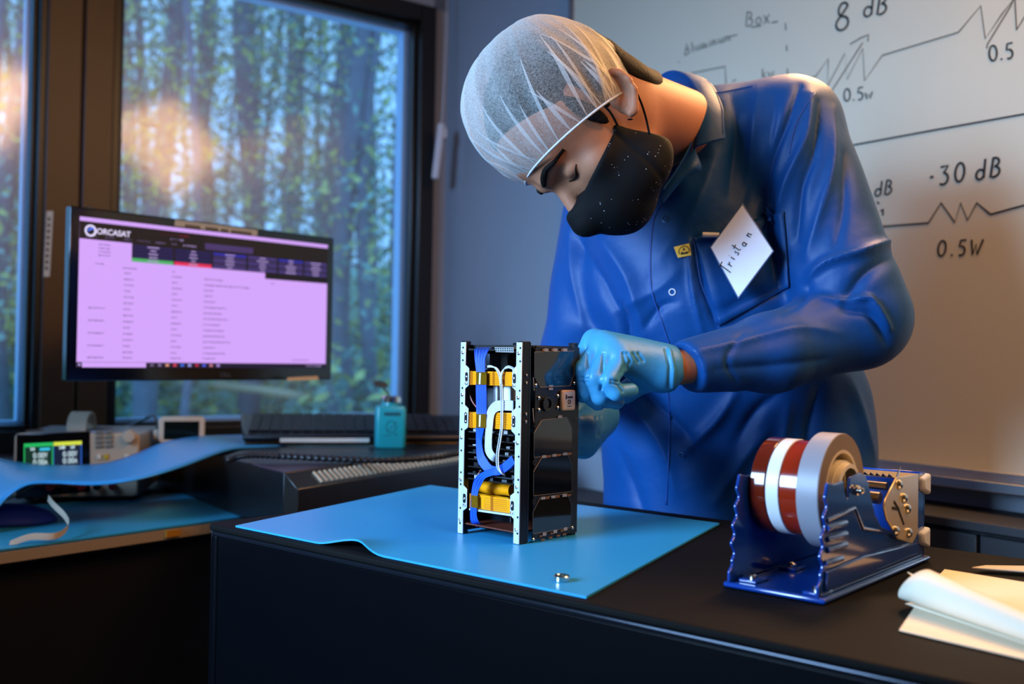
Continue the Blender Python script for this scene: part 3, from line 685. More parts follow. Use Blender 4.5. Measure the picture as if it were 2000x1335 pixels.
for r in range(6):
    n = 20
    for c in range(n):
        a = .006+c*(WK-.012)/n; bb_ = .030+r*.0245
        i += 1
        if i > 118: break
        q = MB(); w_ = (WK-.012)/n-.002
        q.slab([kq(a, bb_, .018), kq(a+w_, bb_, .018), kq(a+w_, bb_+.02, .018), kq(a, bb_+.02, .018)], kzt*.006)
        if i <= 96: q.build('key', m_key, kb)
        else:
            if i == 97: rest = MB()
            rest.add(q.v, q.f)
rest.build('key', m_key, kb, kind='stuff')
# mouse behind the keyboard
q = MB(); mc = PZ(560, 826, KZ+.02); mc = P(560, 826, 2.42); q.sphere(Vector((mc.x, mc.y, KZ+.006)), .05, 20, 12, (1, .62, .5)); q.build('computer_mouse', m_kb, None, label='low black mouse lying behind the keyboard by the window', category='mouse', smooth=180)
# ------------------------------------------------------------------ solvent bottle
bz = KZ+.001; bc = PZ(761, 872, bz); bt = P(760, 790, bc.y)
hb = bt.z-bz; wb_ = 58/1944*bc.y
bo = thing('solvent_bottle', 'teal square plastic bottle with open metal pump cap beside the keyboard', 'bottle', bc)
m_teal = mat('teal_bottle_plastic', '1c8f97', .3, var=.04, trans=0)
q = MB()
def sq(z, w, r=.25, n=6):
    o = []
    for k in range(4):
        for i in range(n+1):
            t = math.radians(90*k+90*i/n); sx = (1, -1, -1, 1)[k]; sy = (1, 1, -1, -1)[k]
            x = sx*(w/2-w*r/2)+w*r/2*math.cos(t); y = sy*(w/2-w*r/2)+w*r/2*math.sin(t)
            o.append(Vector((bc.x, bc.y, bz)) + kx*x + ky*y + ZU*z)
    return o
q.rings([sq(0, wb_*.94), sq(.003, wb_), sq(hb*.9, wb_), sq(hb*.97, wb_*.93), sq(hb, wb_*.6, .9), sq(hb+.006, wb_*.58, 1)]); q.build('bottle_body', m_teal, bo, smooth=50)
q = MB(); ff = bc - ky*(wb_/2+.0004)
q.use(mat('bottle_print', '0c4b55', .5)); q.slab([ff-kx*.0155+ZU*hb*.76, ff+kx*.02+ZU*hb*.76, ff+kx*.02+ZU*hb*.84, ff-kx*.0155+ZU*hb*.84], -ky*.0004)
for l in (arc(0, .5*hb, .011, .013, 0, 360, 14), [(-.008, .38*hb), (.012, .62*hb)], [(-.016, .30*hb), (.0, .30*hb)], [(.006, .30*hb), (.012, .34*hb), (.012, .3*hb)]):
    pts = [ff+kx*x+ZU*y for x, y in l]; q.tube(pts, .0007, 5)
q.build('bottle_label', None, bo)
q = MB(); q.lathe(Vector((bc.x, bc.y, bz+hb+.004))+kx*.002, ZU, [(0, wb_*.30), (.002, wb_*.345), (.012, wb_*.345), (.016, wb_*.30), (.017, wb_*.1)], 32); q.build('metal_cap', m_steel, bo)
lid = P(744, 750, bc.y-.01); q = MB(); q.lathe(lid, (0.25, -.35, .9), [(-.0015, .001), (-.001, .016), (.001, .0165), (.003, .012), (.0038, .001)], 28); q.tube([lid, P(755, 765, bc.y), P(762, 775, bc.y)], .0022, 8)
q.build('flip_lid', mat('dull_lid_metal', '6f6a60', .4, .8), bo)
# ------------------------------------------------------------------ small clock
m_cl = mat('warm_white_plastic', 'd3c6ae', .4)
ck = P(355, 822, 2.2); cw, chh = 86/1944*2.2, 52/1944*2.2
cx_ = Vector((.93, .36, 0)).normalized(); cx_ = Vector((.96, .28, 0)).normalized(); cyv = Vector((-cx_.y, cx_.x, 0))
clk = thing('desk_clock', 'small white framed digital clock with a blank dark face by the window', 'clock', Vector((ck.x, ck.y, KZ)))
ckc = Vector((ck.x, ck.y, KZ+chh/2+.002))
cs = .001
q = MB()
def rr2(c, w, h, r, X, Z, n=6):
    o = []
    for k, (sx, sz) in enumerate(((1, 1), (-1, 1), (-1, -1), (1, -1))):
        for i in range(n+1):
            t = math.radians(90*k+90*i/n); o.append(c + X*(sx*(w/2-r)+r*math.cos(t)) + Z*(sz*(h/2-r)+r*math.sin(t)))
    return o
q.slab(rr2(ckc, cw, chh, .010, cx_, ZU), cyv*.03); q.build('case', m_cl, clk, bevel=.003)
q = MB(); q.slab(rr2(ckc-cyv*.0008, cw*.76, chh*.68, .002, cx_, ZU), cyv*.002); q.build('display', mat('dark_display', '0a1412', .12), clk)
q = MB(); q.box(ckc-cx_*cw*.56-ZU*.01+cyv*.02, (.01, .02, .02), cx_, cyv, ZU); q.build('side_plug', m_cl, clk, bevel=.002)
q = MB(); q.tube(smoothline([ckc-cx_*.05+cyv*.03-ZU*.0, P(300, 812, 2.3), P(270, 824, 2.32), P(240, 835, 2.36)], 6), .003, 8); q.build('power_cord', m_kb, clk)
# ------------------------------------------------------------------ bench power supply
m_psu = mat('beige_instrument_plastic', 'b59f82', .45, var=.03); m_psut = mat('grey_beige_lid', '8f8c8a', .4, .2)
Yp = 2.02
pa = P(28, 846, Yp); pb = P(272, 830, Yp+.045); px_ = (pb-pa); px_.z = 0; PW = px_.length; px_.normalize(); py_ = Vector((-px_.y, px_.x, 0))
pzt = pa.z; pz0 = DZ_+.012; PH = pzt-pz0
psu = thing('bench_power_supply', 'beige bench power supply with lit green and blue readout on the side desk', 'power supply', Vector((pa.x, pa.y, DZ_)))
def pq(a, bb_, z): return Vector((pa.x, pa.y, pz0)) + px_*a + py_*bb_ + ZU*z
PDp = .26
q = MB(); q.slab([pq(0, .012, 0), pq(PW, .012, 0), pq(PW, .012, PH-.003), pq(0, .012, PH-.003)], py_*PDp); q.build('case', m_psut, psu, bevel=.003)
q = MB(); q.slab(rr2(pq(PW/2, 0, PH/2), PW, PH, .010, px_, ZU), py_*.014); fp = q.build('front_panel', m_psu, psu, bevel=.003)
def fq(px, py): return PP(px, py, pq(0, -.0008, 0), py_)
q = MB(); q.slab([fq(32, 848), fq(176, 842), fq(177, 960), fq(30, 975)], py_*.003); q.build('screen_bezel', mat('gloss_black', '050506', .15), psu, bevel=.0015)
def em(name, c, s_): return mat(name, (0, 0, 0), .6, emis=c, estr=s_, var=0)
q = MB()
def eq(x0, y0, x1, y1, sl=-.05, o=.0012):
    f_ = lambda x, y: fq(x, y+sl*(x-47)) - py_*o
    q.slab([f_(x0, y0), f_(x1, y0), f_(x1, y1), f_(x0, y1)], -py_*.0003)
q.use(em('lcd_green', '22c060', .9)); eq(47, 866, 104, 873); eq(47, 866, 49, 930); eq(102, 866, 104, 930)
q.use(em('lcd_yellow', 'd6e040', 1.0)); eq(105, 866, 160, 873)
q.use(em('lcd_blue', '2a66d8', .8)); eq(158, 873, 160, 930); eq(105, 873, 106, 930)
q.use(em('lcd_cyan', '3cc8f0', 1.0)); eq(78, 876, 98, 881)
q.use(em('lcd_dark_green', '0c4a28', .35)); eq(49, 873, 102, 930, o=.0009)
q.use(em('lcd_dark_blue', '10204a', .4)); eq(106, 873, 158, 930, o=.0009)
q.build('lit_screen', None, psu)
q = MB(); q.use(em('lcd_white', 'd8f4ff', 1.0))
def etext(s, x, y, h, r=.0007):
    for l in write(s, x, y, h, 3, 0, .95):
        q.tube([fq(a, c)-py_*.002 for a, c in l], r, 5)
etext('0.00V', 66, 894, 9.5, .0007); etext('0.00A', 66, 907, 9.5, .0007); etext('0.00V', 124, 891, 9.5, .0007); etext('0.00A', 124, 904, 9.5, .0007); etext('5.0', 60, 879, 5); etext('3.00', 116, 876, 5); etext('3.0', 138, 875, 5)
q.build('readout_digits', None, psu)
m_btn = mat('grey_button', '6d6656', .5); m_ybtn = mat('lit_yellow_button', 'b89a20', .5)
for r in range(4):
    for c in range(2):
        x = 187+c*19; y = 842+r*9-c
        q = MB(); q.slab([fq(x, y), fq(x+15, y-1), fq(x+15, y+5), fq(x, y+6)], -py_*.002); q.build('button', m_btn, psu, bevel=.0006)
for x, mt_ in ((189, m_cl), (203, m_ybtn), (243, m_cl)):
    q = MB(); q.slab([fq(x, 887), fq(x+9, 886), fq(x+9, 896), fq(x, 897)], -py_*.002); q.build('button', mt_, psu, bevel=.0006)
q = MB(); q.slab([fq(50, 839), fq(85, 837), fq(85, 841), fq(50, 843)], -py_*.0006); q.build('maker_badge', mat('badge_brown', '4a3626', .4), fp)
kc_ = fq(253, 852); q = MB(); q.lathe(kc_, -py_, [(0, .0135), (.010, .0125), (.012, .011), (.0125, .001)], 28); q.build('knob', m_psu, psu)
# handle
q = MB(); hb0 = pq(PW*.40, .10, PH-.003)
arcp = [hb0 + px_*0 + py_*(.045-.045*math.cos(t)) + ZU*(.034*math.sin(t)) for t in [math.pi*i/14 for i in range(15)]]
hw = .020
q.rings([[p - px_*hw, p + px_*hw, p + px_*hw + (p-(hb0+py_*.045)).normalized()*.006, p - px_*hw + (p-(hb0+py_*.045)).normalized()*.006] for p in arcp]); q.build('carry_handle', m_psu, psu, bevel=.001)
q = MB(); q.box(pq(PW*.60, .08, PH-.002), (.03, .02, .001), px_, py_, ZU); q.build('lid_sticker', mat('pale_blue_sticker', '9fb6d8', .4), psu)
for a in (.02, PW-.02):
    for d_ in (.04, PDp-.02):
        q = MB(); q.lathe(pq(a, d_, -.010), ZU, [(0, .008), (.011, .01)], 16); q.build('rubber_foot', m_kb, psu)
for i in range(5):
    q = MB(); c = pq(PW*.30+i*.030, -.001, .022); q.lathe(c, -py_, [(0, .0075), (.012, .0075), (.012, .003)], 18); q.build('terminal', mat('terminal_'+('red', 'black')[i % 2], ('5a1210', '0c0c0c')[i % 2], .4), psu)
# test leads
for k, (x0, c_) in enumerate(((.02, '0c0c0e'), (.045, '0c0c0e'), (.07, '3a1410'))):
    q = MB(); q.tube(smoothline([pq(.06+k*.03, -.002, .022), pq(.03+k*.02, -.05, .035), pq(-.02+k*.02, -.10, .012), pq(-.08+k*.01, -.14, -.004)], 6), .0016, 6)
    q.build('test_lead', mat('lead_%d' % k, c_, .5), None, label=('black test lead looping from the power supply, left one', 'black test lead looping from the power supply, middle one', 'dark red test lead looping from the power supply')[k], category='cable')
# ------------------------------------------------------------------ loose curled mat over the desk
far = [P(-60, 880, 2.0), P(0, 894, 1.975), P(55, 904, 1.965), P(108, 907, 1.965), P(189, 905, 1.97), P(230, 897, 1.98), P(270, 883, 2.0), P(324, 862, 2.06), P(390, 851, 2.2), PZ(459, 849, KZ+.004), PZ(540, 846, KZ+.003)]
near = [P(-60, 1060, 1.64), P(0, 983, 1.69), P(27, 958, 1.70), P(59, 943, 1.71), P(108, 941, 1.72), P(189, 944, 1.73), P(270, 934, 1.76), P(351, 911, 1.84), P(432, 881, 1.98), PZ(480, 873, KZ+.004), PZ(560, 868, KZ+.003)]
A_ = smoothline(far, 6); B_ = smoothline(near, 6)
q = MB(); K_ = 8; n_ = len(A_); vs = []
for j in range(K_+1):
    for i in range(n_):
        t = j/K_; p = A_[i]*(1-t)+B_[i]*t
        vs.append(p)
fs = [(j*n_+i, j*n_+i+1, (j+1)*n_+i+1, (j+1)*n_+i) for j in range(K_) for i in range(n_-1)]
q.add(vs, fs); o = q.build('curled_mat', mat('blue_rubber_sheet', '2a8cc8', .36, var=.03), None, smooth=180, label='blue rubber mat rising in a wave over the side desk', category='mat')
md = o.modifiers.new('s', 'SOLIDIFY'); md.thickness = .003; md.offset = -1
# white strap
stp = smoothline([P(95, 972, 1.72), P(105, 985, 1.70), P(128, 1008, 1.68), P(134, 1028, 1.66), P(110, 1046, 1.62), P(60, 1048, 1.60), P(20, 1062, 1.585)], 8)
q = MB(); q.strip([p+ZU*.0048 for p in stp], [p-ZU*.0048-Vector((0, .004, 0)) for p in stp], Vector((.0, .0, .0007))); 
q.v = [(x, y, max(z, DZ_+.0025)) for x, y, z in q.v]; q.build('grounding_strap', mat('white_strap', 'a99b86', .6), None, smooth=60, label='pale woven strap looping across the teal desk mat', category='strap')
q = MB(); bcx = PZ(15, 1030, DZ_); q.sphere(Vector((bcx.x-.03, bcx.y+.05, DZ_+.0028)), .09, 24, 14, (1, .7, .35)); q.v = [(x, y, max(z, DZ_+.0028)) for x, y, z in q.v]
bag = q.build('blue_pouch', mat('dark_blue_fabric', '0f2f86', .7, bump=.3, bscale=60), None, label='dark blue fabric pouch on the side desk under the curled mat', category='pouch', smooth=180)
# ------------------------------------------------------------------ monitor
Ml, Mr = P(133, 572, 1.9), P(650, 604, 2.36)
mx_ = (Mr-Ml); mx_.z = 0; mx_.normalize(); my_ = Vector((-mx_.y, mx_.x, 0))
M0 = Ml
def mpt(px, py, o=0): return PP(px, py, M0 - my_*o, my_)
cTL, cTR, cBR, cBL = mpt(140, 400), mpt(656, 466), mpt(644, 742), mpt(127, 743)
zt = (cTL.z+cTR.z)/2; zb = (cBL.z+cBR.z)/2
xa = ((cTL-M0).dot(mx_)+(cBL-M0).dot(mx_))/2; xb = ((cTR-M0).dot(mx_)+(cBR-M0).dot(mx_))/2
def mm(x, z, o=0): return Vector((M0.x, M0.y, 0)) + mx_*(xa+x) - my_*o + ZU*(zb+z)
MW, MH = xb-xa, zt-zb
mon = thing('monitor', 'black widescreen monitor showing a lilac table page in front of the window', 'monitor', mm(MW/2, 0))
m_bez = mat('gloss_black_bezel', '050507', .12, coat=.4)
q = MB(); q.slab([mm(0, 0), mm(MW, 0), mm(MW, MH), mm(0, MH)], my_*.022); q.build('housing', m_bez, mon, bevel=.003)
q = MB(); q.slab([mm(.1, .06, -.02), mm(MW-.1, .06, -.02), mm(MW-.1, MH-.06, -.02), mm(.1, MH-.06, -.02)], my_*.03); q.build('rear_shell', m_kb, mon, bevel=.008)
bz_ = .0185; bzb = .027
sx0, sx1, sz0, sz1 = bz_, MW-bz_, bzb, MH-bz_
def sc(u, v, o=.0006): return mm(sx0+(sx1-sx0)*u, sz1-(sz1-sz0)*v, o)
LIL = 'd3a4fb'
q = MB()
def sr(u0, v0, u1, v1, o=.0006): q.slab([sc(u0, v0, o), sc(u1, v0, o), sc(u1, v1, o), sc(u0, v1, o)], -my_*.00006)
q.use(em('screen_lilac', LIL, 1.0)); sr(0, 0, 1, 1, .0003)
q.build('screen', None, mon)
q = MB()
q.use(em('screen_dark', '0a0714', .6)); sr(0, .028, 1, .145)
q.use(em('screen_brownish', '1a1110', .6)); sr(.45, .028, 1, .145, .0007)
q.use(em('screen_dark', '0a0714', .6)); sr(.18, .145, 1, .27); sr(.71, .27, 1, .315)
q.use(em('screen_taskbar', '160b30', .8)); sr(0, .965, .018, 1); sr(.24, .965, 1, 1); sr(.02, .965, .24, .967)
q.build('page_header', None, mon)
q = MB(); cols = [.18, .335, .485, .63, .765, .885, 1.0]
for c in range(6):
    for r in range(5):
        v0 = .152+r*.0232; u0, u1 = cols[c]+.004, cols[c+1]-.004
        if c < 2 and r == 4: continue
        colr = '2c2bb4' if (r == 0 and c in (2, 4)) else ('171358' if c < 2 else '3a2c66' if r % 2 else '4b3a86')
        q.use(em('cell_'+colr, colr, .8)); sr(u0, v0+.001, u1, v0+.0185, .0009)
q.use(em('cell_green', '4bb86a', .9)); sr(.18, .245, .333, .27, .0009)
q.use(em('cell_red', 'ee2a5c', .9)); sr(.337, .245, .483, .27, .0009)
q.use(em('search_box', '4a3572', .8)); sr(.455, .09, .655, .135, .0011)
q.build('table_cells', None, mon)
q = MB(); q.use(em('screen_text', '8d6cb8', .8))
rnd = random.Random(3)
rows = [(.35, 0), (.392, 0), (.432, 0), (.472, 0), (.514, 0), (.556, 0), (.598, 1), (.64, 0), (.682, 1), (.724, 0), (.766, 1), (.808, 0), (.85, 1), (.892, 0), (.93, 1)]
def wordline(u, v, w, h=.010):
    x = u
    while x < u+w:
        ww = rnd.uniform(.004, .010); sr(x, v, min(x+ww, u+w), v+h*rnd.uniform(.6, 1), .0006); x += ww+.0022
wid = [.075, .19, .038, .036, .05, .095, .075, .10, .068, .085, .088, .11, .05, .09, .05]
for i, (v, f) in enumerate(rows):
    wordline(.155, v, .025 if not i % 3 else .035); wordline(.33, v, .022 if i % 2 else .04); wordline(.455, v, wid[i])
    if f: wordline(.035, v, .055)
wordline(.055, .30, .03); wordline(.15, .315, .05); wordline(.33, .315, .012); wordline(.735, .345, .018); wordline(.84, .935, .08)
for r in range(4): wordline(.065, .17+r*.024, .04)
q.use(em('screen_text_light', 'b8a0e0', .9))
for i, (u, w) in enumerate(((.02, .04), (.085, .035), (.15, .03), (.2, .045), (.265, .035), (.325, .02), (.37, .05))): wordline(u, .118, w, .012)
wordline(.32, .082, .05, .012); wordline(.53, .105, .055, .014)
for c in range(6):
    for r in range(5):
        u0 = (cols[c]+cols[c+1])/2; w_ = rnd.uniform(.015, .05); sr(u0-w_/2, .158+r*.0232, u0+w_/2, .166+r*.0232, .0011)
q.use(em('screen_text_red', '8a1030', .8)); wordline(.28, .05, .11, .014); wordline(.5, .065, .10, .014); wordline(.70, .075, .06, .012)
for i, c in enumerate(('6a6080', '8070a0', 'e0a080', 'e04060', '3a70f0', 'a0a0f0', 'c02040', '4a60f0', 'd08090', 'b090e0')):
    q.use(em('icon_'+c, c, .9)); sr(.255+i*.0285, .974, .268+i*.0285, .992, .0009)
q.use(em('screen_text_light', 'b8a0e0', .9)); wordline(.905, .978, .075, .01); sr(.005, .975, .013, .99, .0009); 
q.build('page_text', None, mon)
# logo: ring with a small tail and heavy letters
q = MB(); q.use(em('logo_white', 'e6dcff', 1.1))
lc = (.036, .088)
def scp(u, v, o=.0012): return sc(u, v, o)
ar = (sz1-sz0)/(sx1-sx0)
pts = [scp(lc[0]+.0165*math.cos(t), lc[1]+.0165/ar*math.sin(t)) for t in [2*math.pi*i/32 for i in range(33)]]
q.tube(pts, .0019, 6)
q.use(em('logo_blue', '5a7cff', .9)); q.tube([scp(.028, .088), scp(.036, .075), scp(.045, .072)], .0024, 6)
q.build('page_logo', None, mon)
pp_ = scp(.056, .104, .0014); mrot = Matrix((mx_, ZU, -my_)).transposed().to_4x4()
text_mesh('page_logo_text', 'ORCASAT', .0155, .0002, em('logo_white', 'e6dcff', 1.1), mon, Matrix.Translation(pp_-mon.location) @ mrot, .0002, .98)
# tape label on the top bezel and sticker below
q = MB(); q.slab([mpt(342, 429, .0005), mpt(503, 449, .0005), mpt(502, 461, .0005), mpt(341, 441, .0005)], -my_*.0005); tl2 = q.build('tape_label', mat('yellowed_tape', 'b9ae96', .6), mon)
q = MB(); q.use(mat('marker_black', '15130f', .6)); 
for i in range(26):
    if i in (6, 7, 13, 17): continue
    x = 362+i*5; y = 434+(x-342)*.124+1
    q.slab([mpt(x, y, .0012), mpt(x+3.4, y+.4, .0012), mpt(x+3.4, y+6.4, .0012), mpt(x, y+6, .0012)], -my_*.0002)
q.build('printed_text', None, tl2)
q = MB(); q.slab([mpt(562, 737, .0005), mpt(620, 734, .0005), mpt(622, 741, .0005), mpt(560, 743, .0005)], -my_*.0006); q.build('tape_scrap', mat('orange_cream_tape', 'd8b080', .6), mon)
text_mesh('bezel_text', 'DELL', .012, .0001, mat('badge_grey', '55555c', .4, .5), mon, Matrix.Translation(mm(MW*.525, .008, .0006)-mon.location) @ mrot)
# arm
q = MB(); ab = mm(MW*.42, MH*.45, -.035); q.box(ab, (.1, .1, .03), mx_, ZU, my_); q.build('mount_plate', m_kb, mon, bevel=.004)
wp = rm(1.09, .04, ab.z)
q = MB(); q.tube([ab-my_*.0+my_*.01, ab+my_*.10, wp+rv*.05], .016, 16); q.box(wp, (.07, .02, .12), wv, rv, ZU); q.build('monitor_arm', m_kb, mon)
# ------------------------------------------------------------------ cube satellite
sp_ = Vector((-.730, .6834, 0)); sq_ = Vector((.6834, .730, 0))
N0 = PZ(1013, 1063, TZ+.0032); N0.z = 0
SZ = TZ + .0034; SH = .2265; SW = .100
def sa(a, c, z): return N0 + sp_*a + sq_*c + ZU*(SZ+z)
m_anod = mat('silver_anodised', 'd3dae2', .32, .35, var=.03)
m_blka = mat('black_anodised', '0b0c0f', .3, .3)
m_pcb = mat('black_circuit_board', '0c0a09', .35)
m_cell = mat('solar_cell_glass', '05060a', .06, coat=.6)
m_trace = mat('cell_outline', '8f8071', .4, .4)
m_gold = mat('gold_contact', 'b0744a', .35, .7)
m_comp = mat('pale_component', 'a9a8a6', .4, .3)
m_kapt = mat('kapton_tape_gold', 'ff970e', .22, coat=.6, var=.25, vscale=60)
m_kapd = mat('kapton_tape_amber', 'b9640c', .2, coat=.6, var=.3, vscale=50)
m_bwire = mat('blue_wire', '1c62e6', .4); m_wwire = mat('white_wire', 'dfe1e6', .45)
sat = thing('cube_satellite', 'open framed black and silver cube satellite standing on the blue mat', 'satellite', sa(SW/2, SW/2, 0))
RW = .0085
# silver front rails with bracket tabs
for nm, a0 in (('rail', 0), ('rail', SW-RW-.001)):
    q = MB(); q.slab([sa(a0, 0, 0), sa(a0+RW, 0, 0), sa(a0+RW, 0, SH), sa(a0, 0, SH)], sq_*.0015)
    inner = 1 if a0 == 0 else -1
    base = a0+RW if a0 == 0 else a0
    for zc, hh in ((.1855, .020), (.137, .022), (.042, .022)):
        q.slab([sa(base, .0002, zc-hh/2-.004), sa(base+inner*.006, .0002, zc-hh/2), sa(base+inner*.006, .0002, zc+hh/2), sa(base, .0002, zc+hh/2+.004)], sq_*.0013)
    r_ = q.build(nm, m_anod, sat, bevel=.0004)
    q = MB(); xx = a0+RW*.25 if a0 == 0 else a0+RW*.5
    for zc, hh in ((.1855, .011), (.137, .013), (.042, .011)):
        cc = sa(base+inner*.0022, -.0001, zc)
        q.slab(rr2(cc, .0042, hh, .002, sp_, ZU, 4), -sq_*.0003)
    q.build('slot', m_pcb, r_)
    for z in (.220, .205, .172, .154, .123, .098, .072, .058, .030, .012):
        q = MB(); q.lathe(sa(xx, -.0001, z), -sq_, [(0, .0013), (.0002, .0013), (.00025, .0005)], 12); q.build('hole', m_pcb, r_)
    for z in (.208, .158, .107, .0575, .010):
        xs = .0012 if a0 == 0 else SW-.0012
        q = MB(); q.lathe(sa(a0+RW*.5, -.0002, z+.006), -sq_, [(0, .0021), (.0009, .002), (.0012, .0012), (.0008, .001), (.0008, .0002)], 14); q.build('screw', m_steel, r_)
    for zc in (.1815, .137, .038):
        for d_ in (-.004, .004):
            q = MB(); q.lathe(sa(base+inner*.0025, -.0003, zc+d_), -sq_, [(0, .0017), (.0012, .0016), (.0014, .0009), (.0009, .0008), (.0009, .0002)], 14); q.build('screw', m_steel, r_)
# black corner rails (four posts) with protruding ends
for (a, c, w, d) in ((0, .0016, .0085, .013), (SW-.0085, .0016, .0085, .0085), (0, SW-.0085, .0085, .0085), (SW-.0085, SW-.0085, .0085, .0085)):
    q = MB(); q.slab([sa(a, c, -.0008), sa(a+w, c, -.0008), sa(a+w, c+d, -.0008), sa(a, c+d, -.0008)], (0, 0, SH+.002)); q.build('corner_post', m_blka, sat, bevel=.0006)
q = MB(); q.slab([sa(-.0004, .0135, .001), sa(-.0004, .0150, .001), sa(-.0004, .0150, SH), sa(-.0004, .0135, SH)], sp_*.001); q.build('post_highlight_rib', mat('blue_grey_anodised', '34424f', .25, .7), sat)
for z in (.189, .1805, .1455, .137):
    q = MB(); q.lathe(sa(-.0001, .008, z), -sp_, [(0, .0019), (.001, .0018), (.0014, .001), (.0009, .0008), (.0009, .0002)], 14); q.build('screw', m_steel, sat)
for z in (.180, .145):
    q = MB(); q.slab([sa(-.0006, .0185, z+.007), sa(-.0006, .0195, z+.007), sa(-.0006, .0215, z-.008), sa(-.0006, .0205, z-.008)], -sp_*.0006); q.build('spring_clip', m_comp, sat)
# closed sides
q = MB(); q.slab([sa(SW-.002, .0102, .002), sa(SW-.002, SW-.0088, .002), sa(SW-.002, SW-.0088, SH-.004), sa(SW-.002, .0102, SH-.004)], sp_*.0016); q.build('rear_side_panel', m_pcb, sat)
q = MB(); q.slab([sa(.009, SW-.002, .002), sa(SW-.009, SW-.002, .002), sa(SW-.009, SW-.002, SH-.004), sa(.009, SW-.002, SH-.004)], sq_*.0016); q.build('back_panel', m_pcb, sat)
q = MB(); q.slab([sa(.003, .0145, SH-.006), sa(SW-.003, .012, SH-.006), sa(SW-.003, SW-.003, SH-.006), sa(.003, SW-.003, SH-.006)], (0, 0, .003)); q.build('top_panel', m_pcb, sat)
q = MB(); q.slab([sa(.009, .004, .011), sa(SW-.009, .004, .011), sa(SW-.003, SW-.004, .011), sa(.003, SW-.004, .011)], (0, 0, .0016)); q.build('bottom_plate', mat('copper_brown_board', '6a3526', .3, .2), sat)
# solar side panel (faces right)
def qp(px, py, off=0): return PP(px, py, sa(-.0012-off, 0, 0), sp_)
q = MB(); q.slab([sa(-.0012, .0225, .002), sa(-.0012, SW+.001, .002), sa(-.0012, SW+.001, SH-.004), sa(-.0012, .0225, SH-.004)], sp_*.0016); spn = q.build('solar_panel', m_pcb, sat, bevel=.0003)
cells = [[(1044, 687), (1121, 685), (1121, 731), (1113, 753), (1055, 756), (1044, 735)],
         [(1058, 820), (1108, 814), (1118, 836), (1118, 884), (1043, 893), (1043, 845)],
         [(1058, 893), (1108, 886), (1117, 908), (1117, 959), (1042, 968), (1042, 921)],
         [(1055, 972), (1108, 963), (1116, 985), (1115, 1030), (1041, 1042), (1041, 1000)]]
for c in cells:
    q = MB(); pts = [qp(x, y, .0002) for x, y in c]; q.slab(pts, -sp_*.0004); cl = q.build('solar_cell', m_cell, spn)
    q = MB(); pts = [qp(x, y, .0008) for x, y in c]; q.tube(pts+[pts[0]], .00024, 5); q.build('cell_outline', m_trace, cl)
def chip(x, y, w, h, mt, nm='contact_chip'):
    q = MB(); q.slab([qp(x, y+.1*w*0, .0004), qp(x+w, y-.16*w*((y-697)/370), .0004), qp(x+w, y+h-.16*w*((y-697)/370), .0004), qp(x, y+h, .0004)], -sp_*.0009); q.build(nm, mt, spn)
for x in (1062, 1080, 1099): chip(x, 680, 8, 6, m_comp); chip(x-4, 681, 4, 4, m_gold)
for (y, xs) in ((889, (1058, 1078, 1099)), (970, (1056, 1076, 1098))):
    for i, x in enumerate(xs): chip(x, y-.16*(x-1058)*.8, 8, 5, m_comp); chip(x+9, y+1-.16*(x-1050)*.8, 7, 4, m_gold)
for i, x in enumerate((1059, 1080, 1100)): chip(x, 1040-.25*(x-1059), 7, 6, m_comp); chip(x-6, 1045-.25*(x-1059), 5, 3, m_gold)
for i, x in enumerate((1056, 1071, 1086, 1098)): chip(x, 1052-.25*(x-1056), 7, 3, m_gold)
chip(1071, 752, 8, 3, m_comp); chip(1071, 757, 8, 4, m_comp); chip(1089, 811, 8, 5, m_comp)
for (x, y) in ((1046, 678), (1120, 678), (1045, 828), (1121, 820), (1044, 903), (1120, 893), (1043, 979), (1118, 962)):
    q = MB(); c = qp(x, y, .0003); q.tube([c + (sq_*math.cos(t)+ZU*math.sin(t))*.0026 for t in [2*math.pi*i/20 for i in range(21)]], .00018, 5); q.build('ring_mark', mat('dim_ring', '4a4642', .5), spn)
for (x, y) in ((1046, 752), (1121, 748), (1052, 777), (1052, 800), (1089, 773), (1089, 796), (1041, 1053), (1117, 1030)):
    q = MB(); q.lathe(qp(x, y, .0002), -sp_, [(0, .0021), (.0012, .002), (.0019, .0012), (.0021, .0002)], 14); q.build('screw', m_steel, spn)
q = MB(); q.lathe(qp(1067, 788, .0002), -sp_, [(0, .0085), (.003, .0085), (.003, .006), (.001, .0055), (.001, .0005)], 28); q.build('camera_port', mat('port_black', '060606', .25), spn)
# patch antenna
ac = qp(1106, 781, .0002)
q = MB(); q.slab(rr2(ac, .0235, .0240, .0028, sq_, ZU, 5), -sp_*.0042); ant = q.build('patch_antenna', mat('cream_ceramic', 'd8ab7e', .4), spn, bevel=.0008)
q = MB(); q.slab(rr2(ac-sp_*.0043, .0185, .0200, .001, sq_, ZU, 4), -sp_*.0002); q.build('antenna_face', mat('silver_cream_face', 'd9c6ae', .3, .3), ant)
q = MB(); q.use(mat('print_black', '16120f', .6)); z_ = -.0048
q.box(ac+sp_*z_-sq_*.0055+ZU*.0042, (.0018, .0003, .0052), sq_, sp_, ZU)
for i in range(5): q.box(ac+sp_*z_-sq_*(.0028-i*.0021)+ZU*.0036, (.0014, .0003, .0022), sq_, sp_, ZU)
q.tube([ac+sp_*z_+(sq_*math.cos(t)+ZU*math.sin(t))*.0022-ZU*.0018 for t in [2*math.pi*i/18 for i in range(19)]], .0005, 5)
q.box(ac+sp_*z_-ZU*.0070, (.008, .0003, .0006), sq_, sp_, ZU); q.build('antenna_print', None, ant)
# -------- inside: positions measured on planes set back from the open face
def fp_(px, py, d): return PP(px, py, sa(0, d, 0), sq_)
def fslab(nm, pts, d, th, mt, bev=0, par=None): 
    q = MB(); q.slab([fp_(x, y, d) for x, y in pts], sq_*th); return q.build(nm, mt, par or sat, bevel=bev)
